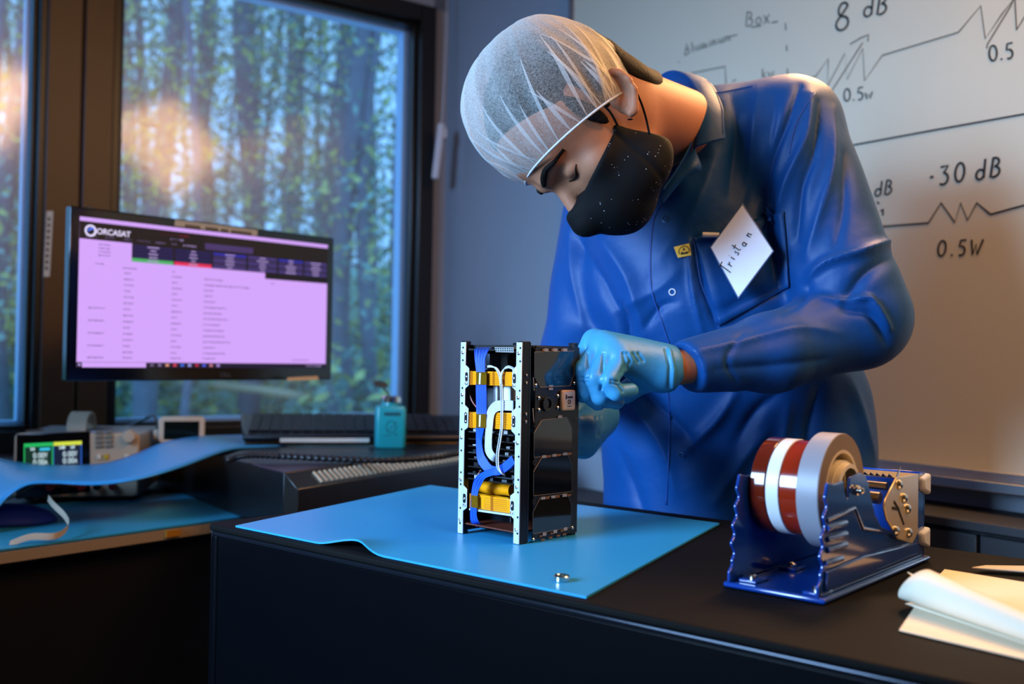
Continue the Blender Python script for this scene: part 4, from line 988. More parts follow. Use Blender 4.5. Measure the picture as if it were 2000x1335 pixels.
# top edge board and connector
fslab('top_board', [(912, 680), (1004, 681), (1004, 685), (912, 684)], .004, .06, m_pcb)
fslab('connector', [(966, 678), (1003, 678), (1003, 688), (968, 687)], .0035, .004, m_comp)
q = MB()
for i in range(8):
    for j in range(2):
        q.box(fp_(969+i*4.4, 680.5+j*4, .003), (.0012, .0016, .0012), sp_, sq_, ZU)
q.build('connector_sockets', m_pcb, sat)
# battery blocks wrapped in amber tape, between the brackets
bands = [((916, 724), (1002, 726), (1002, 754), (916, 751)), ((916, 804), (1002, 806), (1002, 839), (916, 835)), ((917, 963), (1000, 975), (1000, 1003), (917, 991))]
for bi, bn_ in enumerate(bands):
    bl = fslab('taped_bracket', bn_, .0022, .010, m_kapt, .0006)
    x0, x1 = bn_[0][0], bn_[1][0]
    yt = lambda x: bn_[0][1]+(bn_[1][1]-bn_[0][1])*(x-x0)/(x1-x0); yb = lambda x: bn_[3][1]+(bn_[2][1]-bn_[3][1])*(x-x0)/(x1-x0)
    for xa, xb_ in ((917, 923), (962, 966)) if bi < 2 else ((917, 921), (958, 963)):
        fslab('tape_overlap', [(xa, yt(xa)), (xb_, yt(xb_)), (xb_, yb(xb_)), (xa, yb(xa))], .0020, .0002, m_kapd, 0, bl)
    q = MB()
    for k in range(6):
        f = .15+k*.14; xs_, xe = (945, 992) if bi < 2 else (945, 990)
        q.tube([fp_(xs_, yt(xs_)*(1-f)+yb(xs_)*f, .0020), fp_(xe, yt(xe)*(1-f)+yb(xe)*f, .0020)], .00022, 5)
    q.build('tape_crease', m_kapd, bl)
fslab('lower_bracket_edge', [(916, 992), (1000, 1004), (1000, 1008), (916, 996)], .0018, .012, m_anod, .0003)
# electronics stack
rs_ = random.Random(5)
for k, y in enumerate((843, 857, 871, 884, 897, 912, 926, 936)):
    sl = .0011*(y-697)*.25
    q = MB(); a = fp_(913, y, .006); bq = fp_(1003, y+sl*90*.25+3, .006); a.z = bq.z = (a.z+bq.z)/2
    q.slab([a, bq, bq-ZU*.0014, a-ZU*.0014], sq_*.082); bo_ = q.build('stack_board', m_pcb if k % 3 else mat('grey_board', '3b4046', .3, .4), sat)
    for j in range(5):
        x = .016+j*.016+rs_.uniform(-.004, .004); zz = (a.z-SZ)
        w, hh = rs_.uniform(.003, .009), rs_.uniform(.0015, .0045)
        q = MB(); q.box(sa(x, .009+rs_.uniform(0, .006), zz+hh/2), (w, .006, hh), sp_, sq_, ZU); q.build('board_component', (m_comp, mat('dark_component', '1c1d20', .3), mat('steel_component', '8d949c', .25, .8))[rs_.randrange(3)], bo_)
# standoffs, white blocks, silver shield between the two upper bands
fslab('white_spacer', [(963, 753), (971, 753), (971, 790), (963, 790)], .012, .008, m_wwire, .0006)
fslab('white_connector', [(983, 754), (997, 754), (997, 783), (983, 783)], .011, .01, mat('white_connector_plastic', 'd8dde2', .4), .0006)
fslab('grey_shield', [(945, 690), (956, 690), (956, 722), (945, 722)], .014, .02, mat('blue_grey_shield', '6d7f95', .35, .4), .0006)
fslab('dark_module', [(914, 690), (1002, 690), (1002, 722), (914, 722)], .050, .03, m_pcb)
fslab('grey_module', [(951, 756), (1000, 757), (1000, 803), (951, 801)], .030, .03, mat('grey_module', '40464c', .4, .3), .001)
q = MB(); q.tube(smoothline([fp_(924, 742, .014), fp_(917, 760, .010), fp_(921, 780, .009), fp_(931, 795, .009), fp_(938, 800, .012)], 6), .0011, 8); q.build('red_wire', mat('dark_red_wire', '7a2014', .4), sat)
# amber wrapped cylinder
q = MB(); a = fp_(934, 948, .030); bq = fp_(1001, 957, .030); q.tube([a+(bq-a)*t for t in np.linspace(0, 1, 12)], [.0085, .0085, .0085, .0085, .0087, .0087, .0087, .0086, .0076, .0074, .0074, .0074], 24); q.build('wrapped_battery', m_kapt, sat, smooth=50)
fslab('bottom_module', [(937, 1000), (998, 1006), (998, 1040), (937, 1030)], .045, .03, mat('blue_black_module', '0d1420', .3), .001)
fslab('bottom_module', [(918, 998), (938, 999), (938, 1026), (918, 1024)], .06, .02, m_pcb, .001)
# blue wire ribbons (individual wires side by side)
def ribbon(nm, path, n, r, mt, dflt, lift=.0):
    """path: (px, py, half width px, depth) - n wires spread across"""
    parts = []
    for k in range(n):
        f = (k/(n-1)-.5)*2 if n > 1 else 0
        pts = []
        for i, (x, y, hx, hy, d) in enumerate(path):
            pts.append(fp_(x+hx*f, y+hy*f, d+lift*abs(f)))
        q = MB(); q.tube(smoothline(pts, 6), r, 6); parts.append(q.build(nm, mt if k % 2 else (m_bw2 if mt is m_bwire else m_ww2), sat, smooth=180))
    return parts
m_bw2 = mat('blue_wire_dark', '0f3fa8', .4); m_ww2 = mat('white_wire_grey', 'b9bec8', .45)
ribbon('blue_wire', [(946, 679, 14, 0, .012), (941, 683, 13, 0, .004), (938, 700, 9.5, 0, .0005), (939, 722, 8.0, 0, -.0006), (940, 737, 8, 0, -.0012), (940, 752, 9.2, 0, -.0008), (940.5, 775, 9.5, 0, -.0008), (940.5, 801, 9, 0, -.0008), (940, 818, 7.5, 0, -.0014), (938, 838, 7, 0, -.0006), (936, 860, 5, 0, .0005), (938, 885, 6, -1, .001), (944, 902, 7, -4, .001), (958, 917, 3, -7, .0012), (975, 918, -1, -8, .002), (990, 909, -3, -7, .003), (1003, 897, -3, -7, .004)], 9, .00095, m_bwire, 0)
ribbon('blue_wire', [(1003, 905, 0, 6, .006), (985, 916, 0, 5, .004), (965, 921, 0, 5, .001), (946, 927, 2, 5, .0004), (934, 940, 6, 4, .0004), (928, 958, 5.5, 0, -.0004), (926, 975, 5, 0, -.0012), (925, 992, 5, 0, -.0006), (925, 1008, 5.5, 0, .001), (928, 1019, 6, -1, .003), (936, 1025, 4, -2, .012)], 6, .00095, m_bwire, 0)
# white ribbon and pair
ribbon('white_wire', [(1003, 792, 0, 9, .004), (985, 791, 1, 9, .0006), (968, 794, 4, 8, .0004), (958, 808, 7, 2, 0), (956, 830, 6, 0, -.0012), (954, 860, 6, 0, -.0004), (955, 880, 6, -2, .001), (964, 893, 4, -5, .004), (975, 897, 0, -5, .014)], 10, .0007, m_wwire, 0)
ribbon('white_wire', [(946, 717, 0, 1, .006), (958, 715, 0, 1, .001), (969, 719, 1.5, 0, -.0004), (976, 732, 1.6, 0, -.0012), (979, 752, 1.6, 0, -.0014), (980, 790, 1.6, 0, -.0022), (980, 830, 1.6, 0, -.0016), (976, 860, 1.8, 0, -.0014), (972, 885, 1.8, 0, -.0018), (972, 908, 1.8, 0, -.0026), (978, 922, 1.4, 1, -.001), (986, 926, 0, 1, .004)], 2, .00085, m_wwire, 0)
ribbon('white_wire', [(1004, 720, 0, 1.5, .004), (993, 716, 0, 1.5, .001), (984, 721, -1, 1, -.0004), (979, 733, -1, 0, -.0016), (978.5, 750, -1, 0, -.002)], 2, .0008, m_wwire, 0)
# twisted fine wires
for k, c in enumerate(('c9c4b8', '7a2018', '23382a')):
    q = MB(); pts = []
    for i in range(40):
        t = i/39; x = 938-(22*t)+6*t*t; y = 918+62*t; ph = t*26+k*2.1
        pts.append(fp_(x+1.6*math.cos(ph), y+.6*math.sin(ph), .003+.0012*math.sin(ph)))
    q.tube(pts, .0005, 5); q.build('twisted_wire', mat('fine_wire_%d' % k, c, .4), sat)
# tape strips holding the cables on the brackets
for (x0, x1, y0, y1, y2, y3) in ((930, 950, 726, 726, 751, 751), (930, 949, 808, 808, 835, 835), (920, 933, 966, 968, 992, 990)):
    q = MB(); q.slab([fp_(x0, y0, -.0026), fp_(x1, y1, -.0026), fp_(x1, y2, -.0026), fp_(x0, y3, -.0026)], sq_*.0003); q.build('tape_strip', mat('dark_amber_strip', '6a4a0a', .1, coat=.8, var=.5, vscale=90), sat)
q = MB(); q.slab([fp_(936, 728, -.0029), fp_(939, 728, -.0029), fp_(938, 750, -.0029), fp_(935, 750, -.0029)], sq_*.0002); q.slab([fp_(936, 810, -.0029), fp_(939, 810, -.0029), fp_(938, 833, -.0029), fp_(935, 833, -.0029)], sq_*.0002); q.build('tape_edge', m_wwire, sat)
# ------------------------------------------------------------------ sculpting kit: distance fields -> mesh
from mathutils.bvhtree import BVHTree
def V3(v): return np.array([v[0], v[1], v[2]], dtype=np.float32)
def smin(a, b, k):
    if k <= 0: return np.minimum(a, b)
    h = np.clip(.5+.5*(b-a)/k, 0, 1); return b*(1-h)+a*h - k*h*(1-h)
def smax(a, b, k): return -smin(-a, -b, k)
def cap(p, a, b_, ra, rb, ax=None, f=1.0):
    a = V3(a); b_ = V3(b_); ba = b_-a; L = float(ba@ba)
    pa = p-a; t = np.clip(pa@ba/max(L, 1e-9), 0, 1); d = pa - t[:, None]*ba
    if ax is not None:
        e = V3(ax); e = e/np.linalg.norm(e); d = d - (1-1/f)*(d@e)[:, None]*e
    return np.linalg.norm(d, axis=1) - (ra+(rb-ra)*t)
def ell(p, c, r, M=None):
    q = p - V3(c)
    if M is not None: q = q @ M
    r = np.array(r, dtype=np.float32); k0 = np.linalg.norm(q/r, axis=1); k1 = np.linalg.norm(q/(r*r), axis=1)
    return k0*(k0-1)/np.maximum(k1, 1e-6)
def nets(f, lo, hi, h, B=8):
    lo = np.array(lo, dtype=float); n = (np.ceil((np.array(hi)-lo)/h/B)*B).astype(int)
    nb = n//B
    cx = [lo[i]+(np.arange(nb[i])*B+(B-1)/2)*h for i in range(3)]
    G = np.stack(np.meshgrid(*cx, indexing='ij'), -1).reshape(-1, 3).astype(np.float32)
    fc = f(G); keep = np.abs(fc) < h*B*1.15+.004
    V = np.repeat(np.repeat(np.repeat(fc.reshape(nb), B, 0), B, 1), B, 2).astype(np.float32)
    idx = np.argwhere(keep.reshape(nb)); loc = np.stack(np.meshgrid(*[np.arange(B)]*3, indexing='ij'), -1).reshape(-1, 3)
    for s0 in range(0, len(idx), 600):
        I = (idx[s0:s0+600, None, :]*B + loc[None]).reshape(-1, 3)
        V[I[:, 0], I[:, 1], I[:, 2]] = f((lo + I*h).astype(np.float32))
    ins = V < 0
    c = [ins[i:n[0]-1+i, j:n[1]-1+j, k:n[2]-1+k] for i in (0, 1) for j in (0, 1) for k in (0, 1)]
    s_ = sum(x.astype(np.int8) for x in c); act = (s_ > 0) & (s_ < 8)
    A = np.argwhere(act); vid = -np.ones(act.shape, dtype=np.int64); vid[act] = np.arange(len(A))
    acc = np.zeros((len(A), 3)); cnt = np.zeros(len(A))
    corners = [(i, j, k) for i in (0, 1) for j in (0, 1) for k in (0, 1)]
    for a in corners:
        for ax in range(3):
            if a[ax]: continue
            b2 = list(a); b2[ax] = 1
            va = V[A[:, 0]+a[0], A[:, 1]+a[1], A[:, 2]+a[2]]; vb = V[A[:, 0]+b2[0], A[:, 1]+b2[1], A[:, 2]+b2[2]]
            m = (va < 0) != (vb < 0); t = np.where(m, va/np.where(m, va-vb, 1), 0)
            pt = np.array(a, dtype=float)[None]+np.zeros((len(A), 3)); pt[:, ax] = t
            acc += pt*m[:, None]; cnt += m
    verts = lo + (A + acc/cnt[:, None])*h
    faces = []
    for ax in range(3):
        o1, o2 = [(1, 2), (2, 0), (0, 1)][ax]
        sl = [slice(None)]*3; sl2 = [slice(None)]*3; sl[ax] = slice(0, n[ax]-1); sl2[ax] = slice(1, n[ax])
        e = ins[tuple(sl)] != ins[tuple(sl2)]; E = np.argwhere(e)
        E = E[(E[:, o1] > 0) & (E[:, o2] > 0) & (E[:, o1] < n[o1]-1) & (E[:, o2] < n[o2]-1)]
        fl = ins[tuple(sl)][E[:, 0], E[:, 1], E[:, 2]]
        def g(d1, d2):
            q = E.copy(); q[:, o1] -= d1; q[:, o2] -= d2; return vid[q[:, 0], q[:, 1], q[:, 2]]
        Q = np.stack([g(1, 1), g(0, 1), g(0, 0), g(1, 0)], -1); Q[~fl] = Q[~fl][:, ::-1]
        faces.append(Q)
    F = np.concatenate(faces); F = F[(F >= 0).all(1)]
    return verts, F
def vnormals(v, F):
    a, b2, c, d = v[F[:, 0]], v[F[:, 1]], v[F[:, 2]], v[F[:, 3]]; nn = np.cross(c-a, d-b2)
    N = np.zeros_like(v)
    for k in range(4): np.add.at(N, F[:, k], nn)
    return N/np.maximum(np.linalg.norm(N, axis=1), 1e-12)[:, None]
def relax(v, F, it=1, w=.5):
    for _ in range(it):
        s_ = np.zeros_like(v); c = np.zeros(len(v))
        for k in range(4):
            for o in (1, 3): np.add.at(s_, F[:, k], v[F[:, (k+o) % 4]]); np.add.at(c, F[:, k], 1)
        v = v*(1-w) + w*s_/c[:, None]
    return v
def npobj(name, v, F, mt, parent, smooth=True):
    me = bpy.data.meshes.new(name); me.vertices.add(len(v)); me.vertices.foreach_set('co', v.astype(np.float32).ravel())
    me.loops.add(len(F)*4); me.loops.foreach_set('vertex_index', F.astype(np.int32).ravel())
    me.polygons.add(len(F)); me.polygons.foreach_set('loop_start', np.arange(0, len(F)*4, 4, dtype=np.int32))
    me.update(calc_edges=True); me.validate()
    me.materials.append(mt); me.polygons.foreach_set('use_smooth', [smooth]*len(me.polygons))
    o = bpy.data.objects.new(name, me); COL.objects.link(o)
    if parent is not None: attach(o, parent)
    return o
def bvh_of(v, F): return BVHTree.FromPolygons([tuple(x) for x in v], [tuple(int(i) for i in f) for f in F])
def segdist2d(Q, pl):
    """distance in pixels and position along a polyline for image points Q"""
    best = np.full(len(Q), 1e9); tt = np.zeros(len(Q)); L = 0; seg = []
    pl = np.array(pl, dtype=float)
    tot = np.linalg.norm(np.diff(pl, axis=0), axis=1).sum()
    for a, b2 in zip(pl[:-1], pl[1:]):
        ab = b2-a; l = np.linalg.norm(ab); t = np.clip(((Q-a)@ab)/(l*l), 0, 1); d = np.linalg.norm(Q-(a+t[:, None]*ab), axis=1)
        m = d < best; best[m] = d[m]; tt[m] = (L+t[m]*l)/tot; L += l
    return best, tt
# ------------------------------------------------------------------ the person
per = thing('person', 'man in a blue lab coat, hairnet, black mask and blue gloves bending over the satellite', 'person', (.36, 1.60, 0))
# head frame: left side towards the camera, face turned down to the work
HC = P(1085, 205, 1.28); HS = 1.05
F0 = Vector((-.44, 0, -.898)).normalized(); L0 = Vector((0, -1, 0)); U0v = L0.cross(F0) * -1
U0v = F0.cross(L0).normalized(); 
if U0v.x > 0: U0v = -U0v
ph = math.radians(9)
HF = (F0*math.cos(ph)+L0*math.sin(ph)).normalized(); HL = (L0*math.cos(ph)-F0*math.sin(ph)).normalized(); HU = U0v.normalized()
HM = np.array([[HL.x, HF.x, HU.x], [HL.y, HF.y, HU.y], [HL.z, HF.z, HU.z]], dtype=np.float32)   # local(a,f,u) -> world
def hw(a, f, u): return HC + (HL*a + HF*f + HU*u)*HS
def hloc(p): return ((p - V3(HC)) @ HM)/HS
# key joints
NB = P(1352, 258, 1.452)                                 # base of neck
LS, RS = P(1548, 262, 1.43), P(1172, 425, 1.57)         # shoulders
LE, LWc, LW = P(1676, 630, 1.365), P(1345, 712, 1.232), P(1312, 716, 1.222)
RE, RWc, RWr = P(1130, 690, 1.55), P(1160, 770, 1.41), P(1165, 806, 1.352)
CH = Vector((.285, 1.505, 1.29)); PE = Vector((.36, 1.585, .93))
LAT = (LS-RS).normalized()
def head_sdf(p):
    q = hloc(p); A = np.abs(q[:, 0]); S_ = np.stack([A, q[:, 1], q[:, 2]], 1)
    d = ell(q, (0, -.002, -.005), (.074, .097, .085))
    d = smin(d, ell(q, (0, .038, -.012), (.061, .060, .052)), .02)
    d = smin(d, ell(q, (0, .034, -.078), (.058, .056, .062)), .025)
    d = smin(d, ell(q, (0, .040, -.120), (.046, .050, .032)), .022)
    d = smin(d, ell(S_, (.043, .055, -.078), (.020, .022, .018)), .015)
    d = smin(d, cap(S_, (.010, .0945, -.034), (.040, .079, -.030), .0095, .0085), .012)
    d = smax(d, -ell(S_, (.032, .103, -.055), (.019, .020, .0135)), .012)
    d = smin(d, ell(S_, (.031, .0735, -.055), (.0155, .0125, .0105)), .003)
    d = smin(d, cap(q, (0, .091, -.050), (0, .115, -.096), .0075, .0105), .010)
    d = smin(d, ell(S_, (.010, .101, -.098), (.009, .011, .008)), .006)
    # lips, chin
    d = smin(d, ell(q, (0, .088, -.116), (.022, .010, .008)), .008)
    d = smin(d, ell(q, (0, .078, -.142), (.020, .016, .014)), .014)
    # ears
    eA = np.array([.10, -.55, .83], dtype=np.float32); eA /= np.linalg.norm(eA); eB = np.array([.30, -.80, -.56], dtype=np.float32); eB /= np.linalg.norm(eB)
    eN = np.cross(eA, eB); ec_ = np.array([.0800, -.014, -.067], dtype=np.float32)
    M_ = np.stack([eN, eB, eA], 1)
    e = ell(S_, ec_, (.0055, .0150, .0275), M_)
    prev = None
    for t_ in range(-50, 191, 30):
        tr = math.radians(t_); pt = ec_ + eA*(.0265*math.cos(tr)) + eB*((.0150 if t_ < 120 else .011)*math.sin(tr)) + np.array([.0045, 0, 0], dtype=np.float32)
        if prev is not None: e = smin(e, cap(S_, prev, pt, .0040, .0040 if t_ < 150 else .0052), .003)
        prev = pt
    e = smin(e, cap(S_, ec_+eA*.012-eB*.009, ec_-eA*.006-eB*.011, .004, .0045), .004)
    e = smax(e, -ell(S_, ec_+eA*.002+eB*.001+np.array([.008, 0, 0], dtype=np.float32), (.007, .0075, .014), M_), .004)
    d = smin(d, e, .006)
    return d
def body_sdf(p):
    d = head_sdf(p)
    nk0 = hw(0, -.038, -.072)
    d = smin(d, cap(p, nk0, NB, .052, .056), .030)
    d = smin(d, cap(p, hw(.03, -.02, -.085), NB + Vector((-.045, -.01, -.05)), .016, .016), .03)
    d = smin(d, cap(p, NB, LS+Vector((-.03, .02, -.02)), .040, .036), .02)
    d = smin(d, cap(p, NB, RS+Vector((.03, 0, -.01)), .045, .036), .02)
    d = smin(d, ell(p, CH+Vector((.01, .01, -.03)), (.12, .075, .14)), .03)
    d = smin(d, cap(p, CH, PE, .085, .10, (.9, -.4, 0), 1.35), .05)
    d = smin(d, cap(p, LS, LE, .045, .036), .02); d = smin(d, cap(p, LE, P(1500, 686, 1.30), .038, .038), .015)
    d = smin(d, cap(p, P(1500, 686, 1.30), P(1322, 718, 1.226), .034, .0205), .012); d = smin(d, cap(p, P(1322, 718, 1.226), P(1296, 718, 1.224), .0205, .017), .004)
    d = smin(d, cap(p, RS, RE, .045, .036), .02); d = smin(d, cap(p, RE, RWr, .036, .020), .015)
    d = smin(d, hands_sdf(p, -.0045), .002)
    return d
# hands: metacarpal fans, five fingers with three bones each, thumbs
LHAND = [  # (points, radii) left hand, nearest the camera: pinky ... index, thumb
 ([P(1214, 702, 1.186), P(1189, 742, 1.163), P(1203, 766, 1.166), P(1233, 762, 1.178)], [.0125, .0105, .0098, .0088]),
 ([P(1195, 684, 1.196), P(1161, 738, 1.172), P(1172, 774, 1.176), P(1204, 784, 1.192)], [.0135, .0115, .0105, .0095]),
 ([P(1177, 672, 1.212), P(1139, 722, 1.190), P(1143, 766, 1.194), P(1168, 786, 1.208)], [.0135, .0118, .0108, .0098]),
 ([P(1160, 666, 1.236), P(1133, 700, 1.222), P(1133, 742, 1.226), P(1139, 772, 1.232)], [.0130, .0112, .0104, .0094]),
 ([P(1262, 738, 1.250), P(1222, 766, 1.262), P(1188, 778, 1.262), P(1160, 780, 1.256)], [.0165, .0135, .0118, .0102])]
RHAND = [
 ([P(1140, 872, 1.300), P(1112, 880, 1.280), P(1092, 878, 1.268), P(1078, 868, 1.262)], [.0125, .0105, .0095, .0085]),
 ([P(1142, 858, 1.292), P(1110, 862, 1.272), P(1088, 860, 1.262), P(1074, 852, 1.258)], [.013, .011, .010, .009]),
 ([P(1142, 842, 1.290), P(1110, 842, 1.268), P(1088, 842, 1.258), P(1072, 836, 1.254)], [.013, .011, .010, .009]),
 ([P(1144, 828, 1.292), P(1114, 824, 1.272), P(1094, 822, 1.262), P(1078, 820, 1.258)], [.0125, .0105, .010, .009]),
 ([P(1156, 812, 1.330), P(1128, 800, 1.318), P(1106, 800, 1.296), P(1090, 806, 1.280)], [.016, .013, .0115, .010])]
def hand_sdf(p, H, wrist, wr, g, kpalm=.022):
    d = None
    for i, (pts, rr_) in enumerate(H[:4]):
        c = cap(p, wrist, pts[0], wr*.82, rr_[0]*1.12+g)
        d = c if d is None else smin(d, c, kpalm)
    c = cap(p, wrist, H[4][0][0], wr*.8, H[4][1][0]+g); d = smin(d, c, kpalm*.7)
    fs_ = None
    for i, (pts, rr_) in enumerate(H):
        e = None
        for k in range(3):
            c = cap(p, pts[k], pts[k+1], rr_[k]+g, rr_[k+1]+g); e = c if e is None else smin(e, c, .0025)
        fs_ = e if fs_ is None else smin(fs_, e, .0022)
    return smin(d, fs_, .006)
def hands_sdf(p, g):
    return np.minimum(hand_sdf(p, LHAND, P(1292, 718, 1.224), .019, g), hand_sdf(p, RHAND, P(1164, 812, 1.345), .019, g))
m_skin = mat('skin', 'a56d50', .6, spec=.3, var=.06, vscale=25, bump=.08, bscale=300, sss=.12)
def boxpts(sdf_lo, sdf_hi): return sdf_lo, sdf_hi
v, F = nets(body_sdf, (-.04, 1.06, .86), (.62, 1.75, 1.50), .0032)
v = relax(v, F, 1, .4)
body = npobj('body', v, F, m_skin, per)
# ---------------- coat
def coat_sdf(p):
    d = ell(p, CH + Vector((.005, 0, -.02)), (.178, .118, .215), None)
    d = smin(d, cap(p, P(1395, 246, 1.485), P(1545, 244, 1.44), .058, .070), .05)
    d = smin(d, cap(p, P(1400, 268, 1.448), P(1360, 390, 1.445), .064, .062), .03)
    d = smin(d, cap(p, P(1345, 310, 1.50), P(1195, 425, 1.565), .060, .060), .05)
    d = smin(d, cap(p, CH+Vector((.02, .02, -.08)), (.345, 1.56, 1.02), .135, .137, (.95, -.3, 0), 1.35), .06)
    d = smin(d, cap(p, (.348, 1.56, 1.04), (.382, 1.60, .62), .138, .166, (.95, -.3, 0), 1.45), .05)
    # near sleeve
    d2 = cap(p, LS+Vector((-.008, 0, .0)), LE+Vector((.002, 0, .01)), .078, .068)
    d2 = smin(d2, ell(p, P(1640, 560, 1.37), (.060, .07, .08)), .03)
    d2 = smin(d2, cap(p, LE, P(1500, 690, 1.295), .062, .050), .022)
    d2 = smin(d2, cap(p, P(1500, 690, 1.295), P(1350, 712, 1.236), .050, .0335), .015)
    d = smin(d, d2, .022)
    # far sleeve
    d3 = cap(p, RS, RE, .062, .058); d3 = smin(d3, cap(p, RE, RWc, .056, .040), .02)
    d = smin(d, d3, .02)
    # cuts: neck hole, cuffs, hem
    a = V3((NB - hw(0, -.038, -.072)).normalized())
    d = smax(d, -cap(p, NB + Vector((-.14, -.04, .03)), NB + Vector((-.030, -.012, .0)), .075, .050), .006)
    ca = V3(LWc); cn = V3((LWc-P(1500, 690, 1.295)).normalized()+Vector((0, 0, -.25))); cn = cn/np.linalg.norm(cn)
    near = np.linalg.norm(p-ca, axis=1) < .09
    d = np.where(near, np.maximum(d, (p-ca)@cn - .003), d)
    ca2 = V3(RWc); cn2 = V3((RWc-RE).normalized()); near = np.linalg.norm(p-ca2, axis=1) < .07
    d = np.where(near, np.maximum(d, (p-ca2)@cn2 - .006), d)
    return d
v, F = nets(coat_sdf, (-.02, 1.08, .60), (.66, 1.82, 1.56), .0034)
v = relax(v, F, 2, .5)
FOLDS = [  # (image polyline, amplitude in m (+ out), width px)
 ([(1562, 168), (1538, 240), (1500, 330), (1488, 420)], -.010, 11), ([(1585, 185), (1572, 270), (1535, 360), (1512, 450)], .010, 16),
 ([(1600, 200), (1590, 300), (1565, 370), (1555, 470)], -.008, 12), ([(1628, 215), (1625, 320), (1600, 420), (1575, 500)], .009, 18),
 ([(1648, 300), (1650, 400), (1632, 480)], -.005, 14),
 ([(1500, 360), (1505, 460), (1515, 560)], -.016, 18), ([(1530, 430), (1545, 520), (1565, 590)], .006, 16),
 ([(1740, 470), (1680, 492), (1610, 515), (1575, 550)], .013, 13), ([(1745, 500), (1690, 535), (1650, 590)], -.010, 20),
 ([(1580, 560), (1565, 590), (1530, 610)], -.010, 12), ([(1640, 588), (1690, 582), (1705, 592), (1735, 640)], .010, 9), ([(1650, 605), (1700, 615), (1730, 665)], -.008, 12),
 ([(1535, 612), (1600, 585), (1640, 588)], .007, 10), ([(1330, 690), (1420, 672), (1560, 640), (1640, 650)], .004, 12), ([(1400, 720), (1500, 715), (1620, 700)], -.004, 16), ([(1450, 650), (1420, 700), (1440, 750)], -.0025, 8),
 # chest
 ([(1430, 190), (1440, 270), (1425, 380)], -.006, 20), ([(1480, 175), (1470, 280), (1450, 400)], .006, 22), ([(1515, 190), (1500, 300), (1470, 400)], -.004, 16),
 ([(1400, 300), (1360, 400), (1290, 500)], .004, 20), ([(1360, 470), (1375, 560), (1402, 640)], -.008, 11), ([(1345, 470), (1352, 560), (1372, 650)], .005, 10), ([(1400, 610), (1455, 590), (1530, 560)], -.008, 16),
 ([(1130, 470), (1180, 560), (1225, 640)], -.010, 20), ([(1110, 430), (1120, 540), (1140, 640)], .006, 20), ([(1160, 450), (1225, 540), (1260, 650)], .008, 24), ([(1200, 610), (1290, 560), (1330, 520)], .004, 18),
 ([(1215, 600), (1225, 670), (1200, 740)], -.012, 14), ([(1260, 640), (1290, 600), (1320, 590)], -.005, 12),
 # skirt of the coat
 ([(1220, 770), (1290, 860), (1320, 960)], .009, 20), ([(1245, 760), (1330, 840), (1360, 870)], -.009, 16), ([(1340, 880), (1400, 820), (1440, 760)], .010, 20), ([(1440, 860), (1480, 800), (1520, 770)], -.010, 20), ([(1400, 980), (1450, 900), (1500, 840)], .008, 20),
 ([(1210, 880), (1240, 960), (1260, 1010)], -.006, 16), ([(1600, 760), (1580, 850), (1600, 950)], -.008, 18), ([(1660, 740), (1690, 830), (1710, 900)], .007, 18), ([(1540, 790), (1530, 880), (1550, 960)], .007, 18)]
def apply_folds(v, F):
    N = vnormals(v, F); Q = proj(v); face = np.clip(-(N@np.array(fwd))*1.6, 0, 1)
    dsp = np.zeros(len(v))
    for pl, a, w in FOLDS:
        pl = [tuple(x)[:2] for x in smoothline([(x, y, 0) for x, y in pl], 5)]
        d, t = segdist2d(Q, pl); w = w*.78; prof = np.exp(-(d/w)**1.35) - .35*np.exp(-(d/(w*2.3))**2)
        dsp += 1.55*a*prof*np.clip(np.sin(np.pi*np.clip(.06+t*.9, 0, 1)), 0, 1)**.6
    # loose cloth ripples everywhere
    x = v
    rip = .0022*np.sin(x[:, 2]*34+x[:, 0]*21+2*np.sin(x[:, 1]*17+x[:, 0]*9)) + .0016*np.sin(x[:, 0]*52-x[:, 2]*27+1.7*np.sin(x[:, 2]*23))
    dsp = dsp*face*.9 + rip*.4
    # placket step
    return v + N*dsp[:, None]
v = apply_folds(v, F); 
m_coat = mat('blue_coat_fabric', '003d78', .5, var=.05, vscale=12, sheen=.04, spec=.26)
def weave(m, s=900, st_=.10):
    nt = m.node_tree; b = nt.nodes['Principled BSDF']; tc = nt.nodes.new('ShaderNodeTexCoord')
    w1 = nt.nodes.new('ShaderNodeTexWave'); w1.wave_type = 'BANDS'; w1.bands_direction = 'DIAGONAL'; w1.inputs['Scale'].default_value = s/3; w1.inputs['Distortion'].default_value = .5
    w2 = nt.nodes.new('ShaderNodeTexNoise'); w2.inputs['Scale'].default_value = 22; w2.inputs['Detail'].default_value = 5
    bp = nt.nodes.new('ShaderNodeBump'); bp.inputs['Strength'].default_value = st_; bp.inputs['Distance'].default_value = .0006
    b2 = nt.nodes.new('ShaderNodeBump'); b2.inputs['Strength'].default_value = .35; b2.inputs['Distance'].default_value = .006
    nt.links.new(tc.outputs['Object'], w1.inputs['Vector']); nt.links.new(tc.outputs['Object'], w2.inputs['Vector'])
    nt.links.new(w1.outputs['Fac'], bp.inputs['Height']); nt.links.new(w2.outputs['Fac'], b2.inputs['Height'])
    nt.links.new(b2.outputs['Normal'], bp.inputs['Normal']); nt.links.new(bp.outputs['Normal'], b.inputs['Normal'])
weave(m_coat)
coat = npobj('coat', v, F, m_coat, per)
CB = bvh_of(v, F)
def hit(px, py, off=.0, bvh=None):
    d = ray(px, py).normalized(); h_ = (bvh or CB).ray_cast(CAM, d)
    if h_[0] is None: return None
    n = h_[1]; n = n if n.dot(d) < 0 else -n
    return h_[0] + n*off
